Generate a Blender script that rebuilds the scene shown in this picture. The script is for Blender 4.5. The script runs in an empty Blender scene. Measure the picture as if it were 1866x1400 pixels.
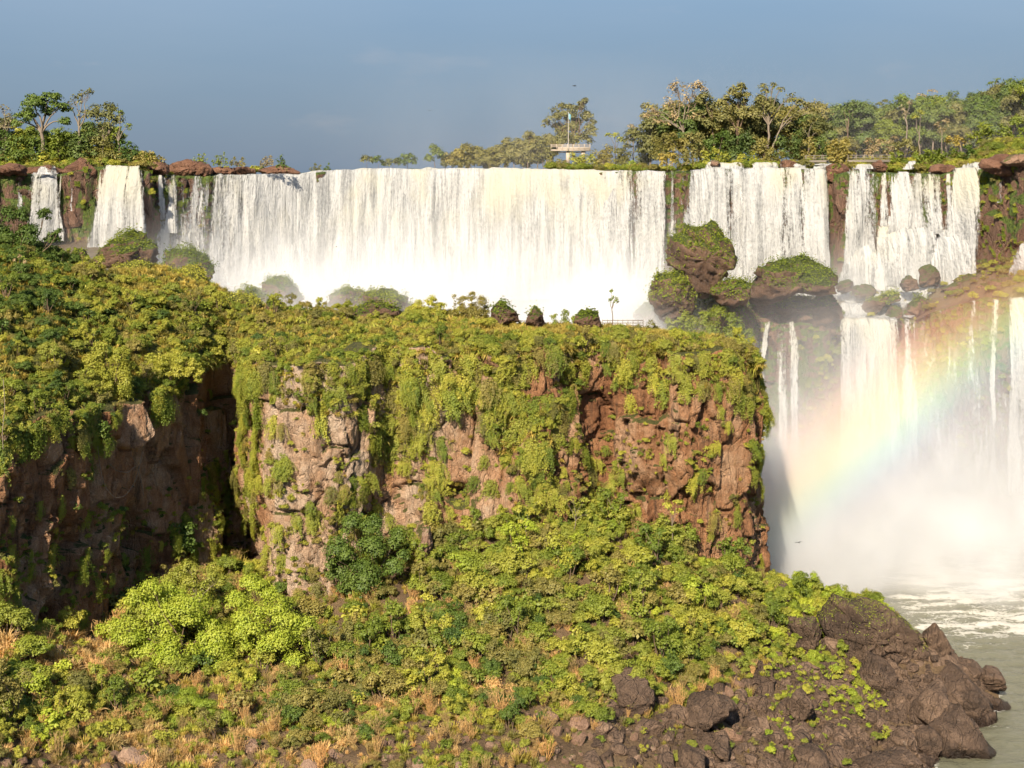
import bpy, bmesh, math, random
import numpy as np

# ------------------------------------------------------------------ camera, sky, sun, exposure
FPX, CX, HOR, CAMZ = 2600.0, 933.0, 310.0, 75.0     # focal length in photo pixels, centre column, eye-level row, eye height over the river
scene = bpy.context.scene
col = scene.collection
R = math.radians

cam_d = bpy.data.cameras.new('camera')
cam_d.sensor_width = 36.0
cam_d.lens = 36.0 * FPX / 1866.0
cam_d.shift_y = -(700.0 - HOR) / 1866.0
cam_d.clip_start, cam_d.clip_end = 1.0, 9000.0
cam = bpy.data.objects.new('camera', cam_d)
cam.location = (0, 0, CAMZ)
cam.rotation_euler = (R(90), 0, 0)
col.objects.link(cam)
scene.camera = cam

SUN_DIR = np.array((-0.32, -1.0, 0.74)); SUN_DIR /= np.linalg.norm(SUN_DIR)      # towards the sun: behind the camera, to its left
SUN_EL = math.asin(SUN_DIR[2]); SUN_AZ = math.atan2(SUN_DIR[0], SUN_DIR[1])
world = bpy.data.worlds.new('World'); scene.world = world; world.use_nodes = True
wt = world.node_tree; wt.nodes.clear()
def wn(t, **k):
    n = wt.nodes.new(t)
    for a, b in k.items(): setattr(n, a, b)
    return n
w_out = wn('ShaderNodeOutputWorld'); w_bg = wn('ShaderNodeBackground')
w_sky = wn('ShaderNodeTexSky', sky_type='NISHITA', sun_disc=False, sun_elevation=SUN_EL, sun_rotation=SUN_AZ, air_density=1.0, dust_density=0.6, ozone_density=2.0)
w_tc = wn('ShaderNodeTexCoord'); w_sep = wn('ShaderNodeSeparateXYZ')
w_mr = wn('ShaderNodeMapRange'); w_mr.interpolation_type = 'SMOOTHSTEP'
w_mr.inputs[1].default_value = 0.0; w_mr.inputs[2].default_value = 0.55; w_mr.inputs[3].default_value = 0.92; w_mr.inputs[4].default_value = 0.25
w_mix = wn('ShaderNodeMix', data_type='RGBA')
# a rain-laden cloud deck lies over the low sky all around
w_n = wn('ShaderNodeTexNoise'); w_n.inputs['Scale'].default_value = 2.4; w_n.inputs['Detail'].default_value = 5
w_map = wn('ShaderNodeMapping'); w_map.inputs['Scale'].default_value = (1.0, 1.0, 4.5); w_map.inputs['Location'].default_value = (0.35, 0.1, 0.15)
w_cr = wn('ShaderNodeValToRGB'); e = w_cr.color_ramp.elements
e[0].position = 0.32; e[0].color = (0.325, 0.535, 0.86, 1)
e[1].position = 0.72; e[1].color = (0.48, 0.65, 0.93, 1)
w_n2 = wn('ShaderNodeTexNoise'); w_n2.inputs['Scale'].default_value = 7.0; w_n2.inputs['Detail'].default_value = 6; w_n2.inputs['Roughness'].default_value = 0.6
w_map2 = wn('ShaderNodeMapping'); w_map2.inputs['Scale'].default_value = (1.0, 1.0, 3.0); w_map2.inputs['Location'].default_value = (0.62, 0.0, 0.3)
w_cr2 = wn('ShaderNodeValToRGB'); e = w_cr2.color_ramp.elements
e[0].position = 0.60; e[0].color = (0, 0, 0, 1); e[1].position = 0.84; e[1].color = (0.5, 0.5, 0.5, 1)
w_mix2 = wn('ShaderNodeMix', data_type='RGBA'); w_mix2.inputs[7].default_value = (0.98, 0.92, 1.02, 1)
w_mul = wn('ShaderNodeVectorMath', operation='SCALE'); w_mul.inputs['Scale'].default_value = 2.5
L = wt.links.new
L(w_tc.outputs['Generated'], w_sep.inputs[0]); L(w_sep.outputs['Z'], w_mr.inputs[0])
L(w_tc.outputs['Generated'], w_map.inputs[0]); L(w_map.outputs[0], w_n.inputs['Vector']); L(w_n.outputs['Fac'], w_cr.inputs[0])
L(w_tc.outputs['Generated'], w_map2.inputs[0]); L(w_map2.outputs[0], w_n2.inputs['Vector']); L(w_n2.outputs['Fac'], w_cr2.inputs[0])
L(w_cr2.outputs[0], w_mix2.inputs[0]); L(w_cr.outputs[0], w_mix2.inputs[6])
w_el = wn('ShaderNodeMapRange'); w_el.inputs[1].default_value = 0.0; w_el.inputs[2].default_value = 0.12; w_el.inputs[3].default_value = 0.80; w_el.inputs[4].default_value = 1.02
w_grad = wn('ShaderNodeVectorMath', operation='SCALE'); L(w_sep.outputs['Z'], w_el.inputs[0]); L(w_mix2.outputs[2], w_grad.inputs[0]); L(w_el.outputs[0], w_grad.inputs['Scale'])      # the rain cloud is deepest low down
L(w_grad.outputs[0], w_mul.inputs[0])
L(w_mr.outputs[0], w_mix.inputs[0]); L(w_sky.outputs[0], w_mix.inputs[6]); L(w_mul.outputs[0], w_mix.inputs[7])
L(w_mix.outputs[2], w_bg.inputs['Color']); w_bg.inputs['Strength'].default_value = 0.09
L(w_bg.outputs[0], w_out.inputs[0])

sun_d = bpy.data.lights.new('sun', 'SUN'); sun_d.energy = 5.0; sun_d.angle = R(0.53); sun_d.color = (1.0, 0.88, 0.70)
sun = bpy.data.objects.new('sun', sun_d); col.objects.link(sun)
sun.location = tuple(SUN_DIR * 600 + np.array((0, 200, 40)))
from mathutils import Vector, Matrix, Euler
sun.rotation_euler = Vector(SUN_DIR).to_track_quat('Z', 'Y').to_euler()

vs = scene.view_settings
vs.view_transform = 'Standard'; vs.look = 'None'; vs.gamma = 1.0; vs.exposure = 1.06; vs.use_curve_mapping = False
scene.display_settings.display_device = 'sRGB'
cy = scene.cycles
cy.max_bounces = 5; cy.diffuse_bounces = 2; cy.glossy_bounces = 1; cy.transmission_bounces = 3; cy.transparent_max_bounces = 9
cy.volume_bounces = 2; cy.volume_step_rate = 2.5; cy.volume_max_steps = 128
cy.caustics_reflective = False; cy.caustics_refractive = False
cy.use_denoising = True; cy.use_adaptive_sampling = True; cy.adaptive_threshold = 0.03

# ------------------------------------------------------------------ numeric helpers
rng = np.random.default_rng(7)
def P(px, py, D):
    return ((px - CX) * D / FPX, D, CAMZ - (py - HOR) * D / FPX)
def Zof(py, D): return CAMZ - (py - HOR) * D / FPX
def Xof(px, D): return (px - CX) * D / FPX
def proj(p):
    p = np.asarray(p); return CX + p[..., 0] / p[..., 1] * FPX, HOR + (CAMZ - p[..., 2]) / p[..., 1] * FPX
def sstep(a, b, x):
    t = np.clip((x - a) / (b - a), 0, 1); return t * t * (3 - 2 * t)
def _h(*ix, seed=0):
    h = np.uint32(seed * 374761393 + 668265263) * np.ones_like(np.asarray(ix[0], dtype=np.int64).astype(np.uint32))
    for k, i in enumerate(ix):
        h = h ^ (np.asarray(i).astype(np.int64).astype(np.uint32) * np.uint32((2654435761, 2246822519, 3266489917)[k]))
        h = (h ^ (h >> np.uint32(15))) * np.uint32(2246822519)
        h = (h ^ (h >> np.uint32(13))) * np.uint32(3266489917)
    return ((h ^ (h >> np.uint32(16))) & np.uint32(0xffffff)).astype(np.float64) / 16777216.0
def noise(x, y, z=None, seed=0):
    x = np.asarray(x, float); y = np.asarray(y, float)
    if z is None:
        x0 = np.floor(x); y0 = np.floor(y); fx = x - x0; fy = y - y0
        fx = fx * fx * (3 - 2 * fx); fy = fy * fy * (3 - 2 * fy)
        a = _h(x0, y0, seed=seed); b = _h(x0 + 1, y0, seed=seed); c = _h(x0, y0 + 1, seed=seed); d = _h(x0 + 1, y0 + 1, seed=seed)
        return (a + (b - a) * fx) * (1 - fy) + (c + (d - c) * fx) * fy
    z = np.asarray(z, float); x0 = np.floor(x); y0 = np.floor(y); z0 = np.floor(z)
    fx = x - x0; fy = y - y0; fz = z - z0
    fx = fx * fx * (3 - 2 * fx); fy = fy * fy * (3 - 2 * fy); fz = fz * fz * (3 - 2 * fz)
    r = 0
    for dz in (0, 1):
        a = _h(x0, y0, z0 + dz, seed=seed); b = _h(x0 + 1, y0, z0 + dz, seed=seed)
        c = _h(x0, y0 + 1, z0 + dz, seed=seed); d = _h(x0 + 1, y0 + 1, z0 + dz, seed=seed)
        r = r + ((a + (b - a) * fx) * (1 - fy) + (c + (d - c) * fx) * fy) * (fz if dz else 1 - fz)
    return r
def fbm(x, y, z=None, o=4, seed=0, g=0.5):
    r = 0; a = 1; s = 0
    for k in range(o):
        f = 2.0 ** k
        r = r + a * (noise(x * f, y * f, None if z is None else z * f, seed=seed + k * 17) - 0.5); s += a; a *= g
    return r / s * 2
def vor(u, v, seed=0, sq=False):
    iu = np.floor(u); iv = np.floor(v)
    F1 = np.full(u.shape, 9.0); F2 = np.full(u.shape, 9.0); r = [np.zeros(u.shape) for _ in range(3)]; du = np.zeros(u.shape); dv = np.zeros(u.shape)
    for i in (-1, 0, 1):
        for j in (-1, 0, 1):
            cu = iu + i; cv = iv + j
            fu = cu + 0.1 + 0.8 * _h(cu, cv, seed=seed); fv = cv + 0.1 + 0.8 * _h(cu, cv, seed=seed + 1)
            a = u - fu; b = v - fv; d = (a ** 4 + b ** 4) ** .25 if sq else np.hypot(a, b); m = d < F1
            F2 = np.where(m, F1, np.minimum(F2, d)); F1 = np.where(m, d, F1)
            for k in range(3): r[k] = np.where(m, _h(cu, cv, seed=seed + 2 + k), r[k])
            du = np.where(m, a, du); dv = np.where(m, b, dv)
    return F1, F2, r, du, dv
def tps(ctrl):
    c = np.array(ctrl, float); n = len(c); XY = c[:, :2] / 50.0
    def U(r2): return np.where(r2 > 1e-12, 0.5 * r2 * np.log(r2 + 1e-20), 0)
    r2 = ((XY[:, None] - XY[None]) ** 2).sum(-1)
    A = np.zeros((n + 3, n + 3)); A[:n, :n] = U(r2) + np.eye(n) * 0.003; A[:n, n] = 1; A[:n, n + 1:] = XY; A[n, :n] = 1; A[n + 1:, :n] = XY.T
    w = np.linalg.solve(A, np.concatenate([c[:, 2], np.zeros(3)]))
    def f(x, y):
        x = np.asarray(x, float) / 50; y = np.asarray(y, float) / 50; r = w[n] + w[n + 1] * x + w[n + 2] * y
        for i in range(n): r = r + w[i] * U((x - XY[i, 0]) ** 2 + (y - XY[i, 1]) ** 2)
        return r
    return f

# ------------------------------------------------------------------ mesh and object helpers
def mk_mesh(name, v, faces, mat=None, smooth=False, attrs=None):
    v = np.ascontiguousarray(v, dtype=np.float32); faces = np.ascontiguousarray(faces, dtype=np.int32)
    me = bpy.data.meshes.new(name); me.vertices.add(len(v)); me.vertices.foreach_set('co', v.ravel())
    M, K = faces.shape
    me.loops.add(M * K); me.loops.foreach_set('vertex_index', faces.ravel())
    me.polygons.add(M); me.polygons.foreach_set('loop_start', np.arange(0, M * K, K, dtype=np.int32))
    if smooth: me.polygons.foreach_set('use_smooth', np.ones(M, dtype=bool))
    for k, a in (attrs or {}).items():
        a = np.ascontiguousarray(a, dtype=np.float32)
        if a.ndim == 1: me.attributes.new(k, 'FLOAT', 'POINT').data.foreach_set('value', a)
        else: me.attributes.new(k, 'FLOAT_VECTOR', 'POINT').data.foreach_set('vector', a.ravel())
    me.update(calc_edges=True)
    if mat is not None: me.materials.append(mat)
    return me
def obj(name, me, parent=None, label=None, cat=None, group=None, kind=None):
    o = bpy.data.objects.new(name, me); col.objects.link(o)
    if parent is not None: o.parent = parent
    return tag(o, label, cat, group, kind)
def tag(o, label=None, cat=None, group=None, kind=None):
    if label: o['label'] = label
    if cat: o['category'] = cat
    if group: o['group'] = group
    if kind: o['kind'] = kind
    return o
def empty(name, loc, rz=0.0, s=1.0, **k):
    o = bpy.data.objects.new(name, None); col.objects.link(o)
    o.location = loc; o.rotation_euler = (0, 0, rz); o.scale = (s, s, s); o.empty_display_size = 0.5
    return tag(o, **k)
def copy_thing(src, loc, rz=0.0, s=1.0, label=None, group=None, tilt=(0, 0)):
    c = src.copy(); col.objects.link(c); c.location = loc; c.rotation_euler = (tilt[0], tilt[1], rz)
    c.scale = s if isinstance(s, tuple) else (s, s, s)
    for k in ('label', 'group'):
        if locals()[k]: c[k] = locals()[k]
    for ch in kids.get(src.name, ()):
        d = ch.copy(); col.objects.link(d); d.parent = c
    return c
kids = {}
def grid_faces(nu, nv):
    i = np.arange(nu - 1)[:, None]; j = np.arange(nv - 1)[None]; a = i * nv + j
    return np.stack([a, a + nv, a + nv + 1, a + 1], -1).reshape(-1, 4)

# ------------------------------------------------------------------ material helper
class NT:
    def __init__(s, name):
        s.m = bpy.data.materials.new(name); s.m.use_nodes = True; s.t = s.m.node_tree; s.t.nodes.clear()
        s.out = s.t.nodes.new('ShaderNodeOutputMaterial')
    def n(s, t, ins=None, **k):
        n = s.t.nodes.new('ShaderNode' + t)
        for a, b in k.items(): setattr(n, a, b)
        for a, b in (ins or {}).items():
            if isinstance(b, bpy.types.NodeSocket): s.t.links.new(b, n.inputs[a])
            else: n.inputs[a].default_value = b
        return n
    def math(s, op, a, b=0.0, c=None, clamp=False):
        n = s.n('Math', {0: a, 1: b} if c is None else {0: a, 1: b, 2: c}, operation=op, use_clamp=clamp); return n.outputs[0]
    def mr(s, x, a, b, c=0.0, d=1.0, smooth=True):
        n = s.n('MapRange', {0: x, 1: a, 2: b, 3: c, 4: d}); n.interpolation_type = 'SMOOTHSTEP' if smooth else 'LINEAR'; n.clamp = True; return n.outputs[0]
    def mix(s, f, a, b, bt='MIX'):
        n = s.n('Mix', data_type='RGBA', blend_type=bt)
        for i, x in ((0, f), (6, a), (7, b)):
            if isinstance(x, bpy.types.NodeSocket): s.t.links.new(x, n.inputs[i])
            else: n.inputs[i].default_value = (*x, 1) if isinstance(x, tuple) and len(x) == 3 else x
        return n.outputs[2]
    def noise(s, vec, scale, detail=4, rough=0.55, dist=0.0):
        return s.n('TexNoise', {'Vector': vec, 'Scale': scale, 'Detail': detail, 'Roughness': rough, 'Distortion': dist}).outputs['Fac']
    def mapping(s, vec, sc, loc=(0, 0, 0)): return s.n('Mapping', {'Vector': vec, 'Scale': sc, 'Location': loc}).outputs[0]
    def ramp(s, f, stops):
        n = s.n('ValToRGB', {0: f}); e = n.color_ramp.elements
        while len(e) > 1: e.remove(e[-1])
        e[0].position = stops[0][0]; e[0].color = (*stops[0][1], 1)
        for p, c in stops[1:]: x = e.new(p); x.color = (*c, 1)
        return n.outputs[0]
    def surf(s, sh): s.t.links.new(sh, s.out.inputs['Surface']); return s.m
    def vol(s, sh): s.t.links.new(sh, s.out.inputs['Volume']); return s.m

def rock_mat(name, stops, moss=0.0, moss_col=((0.05, 0.075, 0.012), (0.12, 0.15, 0.02)), streak=0.6, lichen=0.3, wet=0.0, moss_v=0.0, rough=0.85, crack=1.0, waterline=False):
    N = NT(name); tc = N.n('TexCoord').outputs['Object']
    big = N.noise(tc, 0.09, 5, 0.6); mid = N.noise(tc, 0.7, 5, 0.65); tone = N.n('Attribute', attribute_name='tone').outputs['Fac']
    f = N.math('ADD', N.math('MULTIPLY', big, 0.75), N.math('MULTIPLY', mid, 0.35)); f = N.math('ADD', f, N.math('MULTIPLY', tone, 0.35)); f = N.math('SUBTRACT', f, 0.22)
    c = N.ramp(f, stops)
    sv = N.mapping(tc, (0.55, 0.55, 0.045)); st = N.noise(sv, 1.6, 5, 0.65)
    c = N.mix(N.mr(st, 0.52, 0.70, 0, streak), c, (0.055, 0.036, 0.026))
    st2 = N.noise(N.mapping(tc, (0.8, 0.8, 0.08), (7, 3, 1)), 1.3, 5, 0.7)
    c = N.mix(N.mr(st2, 0.60, 0.74, 0, streak * 0.6), c, (0.34, 0.20, 0.06))
    li = N.noise(tc, 1.1, 8, 0.78, 0.8)
    c = N.mix(N.mr(li, 0.60, 0.70, 0, lichen), c, (0.46, 0.40, 0.32))
    fine = N.noise(tc, 5.0, 5, 0.7)
    c = N.mix(0.55, c, N.mix(N.mr(fine, 0.3, 0.7), (0.55, 0.52, 0.50), (1.25, 1.22, 1.2)), 'MULTIPLY')
    if moss > 0 or moss_v > 0:
        nz = N.n('SeparateXYZ', {0: N.n('NewGeometry').outputs['Normal']}).outputs['Z']
        mn = N.noise(N.mapping(tc, (1, 1, 0.35 if moss_v else 1)), 0.30, 5, 0.65)
        k = N.math('ADD', N.math('MULTIPLY', nz, 0.55), N.math('MULTIPLY', mn, 1.0))
        k = N.mr(k, 0.95 - 0.45 * moss, 1.08 - 0.45 * moss) if not moss_v else N.mr(k, 0.66 - 0.25 * moss_v, 0.76 - 0.25 * moss_v)
        mc = N.mix(N.mr(N.noise(tc, 1.9, 6, 0.75), 0.3, 0.7), moss_col[0], moss_col[1])
        c = N.mix(k, c, mc)
    rg = rough - wet * 0.4
    if waterline:      # splash keeps the foot of the rocks wet
        zw_ = N.math('ADD', N.n('SeparateXYZ', {0: N.n('NewGeometry').outputs['Position']}).outputs['Z'], N.math('MULTIPLY', N.math('SUBTRACT', N.noise(tc, 0.5, 3), 0.5), 2.0))
        kw = N.mr(zw_, 0.5, 1.6, 1.0, 0.0); c = N.mix(kw, c, N.mix(1.0, c, (0.38, 0.38, 0.40), 'MULTIPLY')); rg = N.math('SUBTRACT', rg, N.math('MULTIPLY', kw, 0.5))
    wv = N.n('VectorMath', {0: tc, 1: N.n('VectorMath', {0: N.n('TexNoise', {'Vector': tc, 'Scale': 0.5, 'Detail': 3}).outputs['Color'], 3: 1.6}, operation='SCALE').outputs[0]}, operation='ADD').outputs[0]
    vd = N.n('TexVoronoi', {'Vector': N.mapping(wv, (1, 1, 0.22)), 'Scale': 0.55}, feature='DISTANCE_TO_EDGE').outputs['Distance']; vd2 = N.n('TexVoronoi', {'Vector': N.mapping(wv, (1, 1, 0.4)), 'Scale': 1.9}, feature='DISTANCE_TO_EDGE').outputs['Distance']
    ht = N.math('ADD', N.math('ADD', fine, N.math('MULTIPLY', li, 0.7)), N.math('ADD', N.mr(vd, 0, .05, 0, 1.1 * crack), N.mr(vd2, 0, .07, 0, .5 * crack)))
    b = N.n('Bump', {'Strength': 1.0, 'Distance': 0.5, 'Height': ht}).outputs[0]
    p = N.n('BsdfPrincipled', {'Base Color': c, 'Roughness': rg, 'Normal': b, 'Specular IOR Level': 0.25 + 0.3 * wet}).outputs[0]
    return N.surf(p)

M = {}
M['cliff'] = rock_mat('cliff_rock', [(0.12, (0.060, 0.030, 0.018)), (0.30, (0.21, 0.092, 0.042)), (0.48, (0.35, 0.175, 0.085)), (0.66, (0.47, 0.295, 0.18)), (0.86, (0.54, 0.41, 0.30))], moss=0.42, moss_col=((0.05, 0.055, 0.015), (0.12, 0.11, 0.03)), streak=0.75, lichen=0.35, crack=0.45)
M['far'] = rock_mat('wet_fall_rock', [(0.20, (0.075, 0.045, 0.032)), (0.45, (0.16, 0.09, 0.06)), (0.65, (0.24, 0.14, 0.095)), (0.85, (0.30, 0.19, 0.13))], moss_v=0.62, moss_col=((0.045, 0.075, 0.012), (0.13, 0.17, 0.025)), streak=0.5, lichen=0.15, wet=0.5)
M['ledge'] = rock_mat('ledge_rock', [(0.15, (0.05, 0.038, 0.022)), (0.40, (0.11, 0.075, 0.045)), (0.60, (0.16, 0.12, 0.06)), (0.85, (0.20, 0.17, 0.085))], streak=0.2, lichen=0.2, wet=0.3, crack=0.3)
M['boulder'] = rock_mat('boulder_rock', [(0.20, (0.07, 0.045, 0.032)), (0.45, (0.15, 0.09, 0.06)), (0.65, (0.22, 0.135, 0.09)), (0.85, (0.32, 0.21, 0.15))], moss=0.45, moss_col=((0.04, 0.055, 0.012), (0.10, 0.115, 0.022)), streak=0.35, lichen=0.35, crack=0.15)
M['shore'] = rock_mat('shore_rock', [(0.20, (0.065, 0.045, 0.033)), (0.45, (0.145, 0.096, 0.066)), (0.68, (0.24, 0.16, 0.108)), (0.90, (0.36, 0.25, 0.18))], streak=0.35, lichen=0.5, crack=0.7, waterline=True)
M['pale'] = rock_mat('pale_rock', [(0.20, (0.17, 0.10, 0.065)), (0.45, (0.29, 0.18, 0.12)), (0.70, (0.40, 0.27, 0.19)), (0.90, (0.50, 0.38, 0.29))], moss=0.1, streak=0.1, lichen=0.3, crack=0.15)
M['red'] = rock_mat('red_rock', [(0.20, (0.10, 0.050, 0.034)), (0.45, (0.20, 0.105, 0.066)), (0.70, (0.28, 0.155, 0.10)), (0.90, (0.34, 0.23, 0.17))], streak=0.35, lichen=0.25, crack=0.15)
M['soil'] = rock_mat('soil', [(0.0, (0.045, 0.032, 0.024)), (0.25, (0.10, 0.066, 0.038)), (0.45, (0.16, 0.105, 0.058)), (0.65, (0.23, 0.155, 0.085)), (0.85, (0.29, 0.21, 0.12))], streak=0.0, lichen=0.5, crack=0.15)
M['grassy'] = rock_mat('grassy_soil', [(0.2, (0.09, 0.075, 0.022)), (0.5, (0.15, 0.13, 0.035)), (0.8, (0.21, 0.17, 0.05))], moss=0.95, moss_col=((0.07, 0.085, 0.015), (0.17, 0.16, 0.03)), streak=0.0, lichen=0.05)

# ------------------------------------------------------------------ the rock cliffs
def blocky(u, z, seed, a=1.0):
    """relief of jointed basalt over a face: tilted blocks, open joints, ledges"""
    uw = u + 0.5 * fbm(u * 0.2, z * 0.10, o=3, seed=seed + 5); zw = z + 0.9 * fbm(u * 0.10 + 9, z * 0.12, o=3, seed=seed + 6)
    F1, F2, r, du, dv = vor(uw / 4.6, zw / 13.0, seed, True)
    d = (r[0] - 0.5) * 2.9 + du * (r[1] - 0.5) * 3.4 + dv * (r[2] - 0.5) * 2.6; tone = r[1]
    d = d - 0.8 * np.exp(-((F2 - F1) / 0.03) ** 2)
    G1, G2, q, eu, ev = vor(uw / 1.7 + 3.7, zw / 3.9, seed + 40, True)
    open_ = sstep(0.35, 0.65, noise(u * 0.09, z * 0.07, seed=seed + 77))
    d = d + ((q[0] - 0.5) * 1.5 + eu * (q[1] - 0.5) * 1.5 + ev * (q[2] - 0.5) * 1.5 - 0.6 * np.exp(-((G2 - G1) / 0.04) ** 2)) * (0.3 + 0.85 * open_)
    H1, H2, h, gu, gv = vor(uw / 0.62, zw / 1.05 + 2.2, seed + 80, True)
    d = d + ((h[0] - 0.5) * 0.50 + gu * (h[2] - 0.5) * 0.4 + gv * (h[1] - 0.5) * 0.4 - 0.15 * np.exp(-((H2 - H1) / 0.06) ** 2)) * (0.3 + 0.9 * open_)
    d = d + 0.22 * fbm(u * 1.1, z * 0.5, o=4, seed=seed + 9, g=.6) + 2.2 * fbm(u * 0.05, z * 0.05, o=2, seed=seed + 11)
    return d * a, 0.5 * tone + 0.3 * q[1] + 0.2 * h[2]

def resample(pts, step):
    pts = np.array(pts, float); s = np.concatenate([[0], np.cumsum(np.hypot(*np.diff(pts, axis=0).T))])
    n = int(s[-1] / step); t = np.linspace(0, s[-1], n)
    return t, np.stack([np.interp(t, s, pts[:, k]) for k in (0, 1)], 1)
def smooth1(a, k):
    if k < 2: return a
    w = np.ones(k) / k; p = np.pad(a, ((k, k), (0, 0)), mode='edge')
    return np.stack([np.convolve(p[:, c], w, 'same') for c in range(a.shape[1])], 1)[k:-k]

def cliff_ribbon(name, line, ztop, zbot, mat, step, seed, amp=1.0, lip=6, label=None, batter=0.05, indents=(), cat=None, shade=None):
    """line: [(photo column, distance)]; a face that follows it, with its lip laid back over the top"""
    pts = [(Xof(px, D), D) for px, D in line]
    u, c = resample(pts, step); c = smooth1(c, max(1, int(2.2 / step)))
    t = np.gradient(c, axis=0); t /= np.linalg.norm(t, axis=1)[:, None]; n = np.stack([t[:, 1], -t[:, 0]], 1); n = smooth1(n, max(1, int(2.5 / step))); n /= np.linalg.norm(n, axis=1)[:, None]
    pxs = CX + c[:, 0] / c[:, 1] * FPX
    zt = ztop(pxs, c[:, 1], u); nv = int((np.max(zt) - zbot) / step); w = np.linspace(0, 1, nv)
    Z = zbot + (zt[:, None] - zbot) * w[None]; U = np.repeat(u[:, None], nv, 1)
    d, tone = blocky(U, Z, seed, amp)
    d = d - batter * (Z - zbot)
    pos = c[:, None, :] + n[:, None, :] * d[..., None]; V = np.concatenate([pos, Z[..., None]], -1)
    if len(indents):
        px, py = proj(V)
        for ix, iy, rx, ry, dep in indents:
            k = np.exp(-(((px - ix) / rx) ** 2 + ((py - iy) / ry) ** 2) ** 2) * dep
            V[..., :2] -= n[:, None, :] * k[..., None]
    rows = []
    for k in range(1, lip + 1):
        q = V[:, -1].copy(); q[:, :2] -= n * (0.7 * k); q[:, 2] += 0.5 * math.sin(min(1, k / 4) * 1.57) - 0.05 * k + 0.25 * fbm(q[:, 0] * 0.6, q[:, 1] * 0.6, seed=seed); rows.append(q)
    if rows: V = np.concatenate([V, np.stack(rows, 1)], 1); tone = np.concatenate([tone, np.repeat(tone[:, -1:], lip, 1)], 1)
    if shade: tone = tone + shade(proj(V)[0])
    me = mk_mesh(name, V.reshape(-1, 3), grid_faces(V.shape[0], V.shape[1]), mat, False, {'tone': tone.ravel()})
    o = obj(name, me, kind='structure', label=label)
    return o, V, n

# the near cliff: shaded wall to the left, a deep gully, the sunlit headland
NEAR = [(-300, 184), (-160, 176), (-40, 168), (0, 167), (120, 180), (250, 194), (345, 205), (366, 209), (384, 215), (412, 221), (440, 218), (458, 209), (470, 203), (485, 199.5),
        (600, 198), (640, 199), (680, 203), (715, 205.5), (760, 202), (860, 202), (960, 204), (1030, 206), (1075, 211), (1120, 212), (1170, 208.5), (1250, 208), (1318, 210), (1362, 213)]
NEAR_BACK = [(1370, 217), (1370, 226), (1358, 245), (1340, 262), (1250, 272)]
def near_D(px): return np.interp(px, [p for p, _ in NEAR], [d for _, d in NEAR])
_zt = [(-300, 780), (-40, 815), (0, 815), (100, 760), (200, 735), (280, 700), (345, 670), (375, 668), (412, 655), (440, 650), (470, 650), (600, 648), (800, 642), (1000, 640), (1200, 634), (1300, 634), (1345, 646), (1378, 676)]
def near_zt(px, D, u=None):
    z = Zof(np.interp(px, [a for a, _ in _zt], [b for _, b in _zt]), near_D(px))
    z = z + 2.4 * fbm(px * 0.011, px * 0, o=4, seed=3) - (np.clip(D - 224, 0, 60) * .45 if u is not None else 0)
    return z
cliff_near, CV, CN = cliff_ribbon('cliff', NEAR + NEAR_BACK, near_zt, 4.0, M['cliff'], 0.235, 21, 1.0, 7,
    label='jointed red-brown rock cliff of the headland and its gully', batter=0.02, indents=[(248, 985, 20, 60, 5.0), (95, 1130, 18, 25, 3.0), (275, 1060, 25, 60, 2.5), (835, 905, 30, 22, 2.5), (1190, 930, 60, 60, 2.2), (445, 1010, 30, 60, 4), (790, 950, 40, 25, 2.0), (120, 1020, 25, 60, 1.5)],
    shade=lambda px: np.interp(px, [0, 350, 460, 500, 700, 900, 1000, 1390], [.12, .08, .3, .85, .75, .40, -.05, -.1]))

# the wall of the upper falls, and the lower wall beneath the terrace
UPPER = [(-280, 296), (-60, 318), (0, 325), (110, 330), (158, 329), (180, 332), (270, 332), (288, 340), (400, 350), (600, 366), (800, 371), (1000, 365), (1200, 352), (1240, 350), (1262, 342), (1500, 334),
         (1512, 336), (1535, 331), (1600, 329), (1700, 324), (1790, 314), (1900, 297), (2150, 276)]
def up_D(px): return np.interp(px, [p for p, _ in UPPER], [d for _, d in UPPER])
_ur = [(-280, 316), (0, 312), (40, 317), (110, 316), (160, 306), (190, 304), (270, 310), (290, 320), (540, 318), (600, 311), (700, 308), (960, 308), (1000, 310), (1200, 313), (1250, 312), (1300, 307), (1500, 307), (1520, 318), (1560, 310), (1600, 314), (1700, 316), (1740, 311), (1790, 306), (1830, 300), (1900, 296), (2150, 296)]
def up_py(px): return np.interp(px, [a for a, _ in _ur], [b for _, b in _ur])
def up_zt(px, D, u=None):
    z = Zof(up_py(px), up_D(px)) - 0.35
    if u is not None: z = z + 0.25 * fbm(u * 0.3, u * 0, o=3, seed=8)
    return z
wall_up, UV_, UN = cliff_ribbon('cliff', UPPER, up_zt, 38.0, M['far'], 0.5, 61, 0.6, 8, label='wet mossy rock wall behind the upper falls', batter=0.0)
LOWER = [(1300, 306), (1330, 303), (1370, 300), (1460, 297), (1530, 302), (1600, 303), (1675, 300), (1700, 296), (1780, 288), (1866, 280), (2150, 262)]
def lo_D(px): return np.interp(px, [p for p, _ in LOWER], [d for _, d in LOWER])
_lr = [(1300, 610), (1330, 590), (1350, 586), (1370, 586), (1500, 588), (1540, 582), (1670, 582), (1700, 566), (1780, 545), (1820, 548), (1866, 540), (2150, 520)]
def lo_zt(px, D, u=None):
    z = Zof(np.interp(px, [a for a, _ in _lr], [b for _, b in _lr]), lo_D(px)) - 0.3
    if u is not None: z = z + 0.25 * fbm(u * 0.3, u * 0, o=3, seed=9)
    return z
wall_lo, LV, LN = cliff_ribbon('cliff', LOWER, lo_zt, -1.5, M['far'], 0.42, 91, 0.8, 8, label='lower rock wall below the mossy terrace, half lost in spray', batter=0.03)

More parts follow.
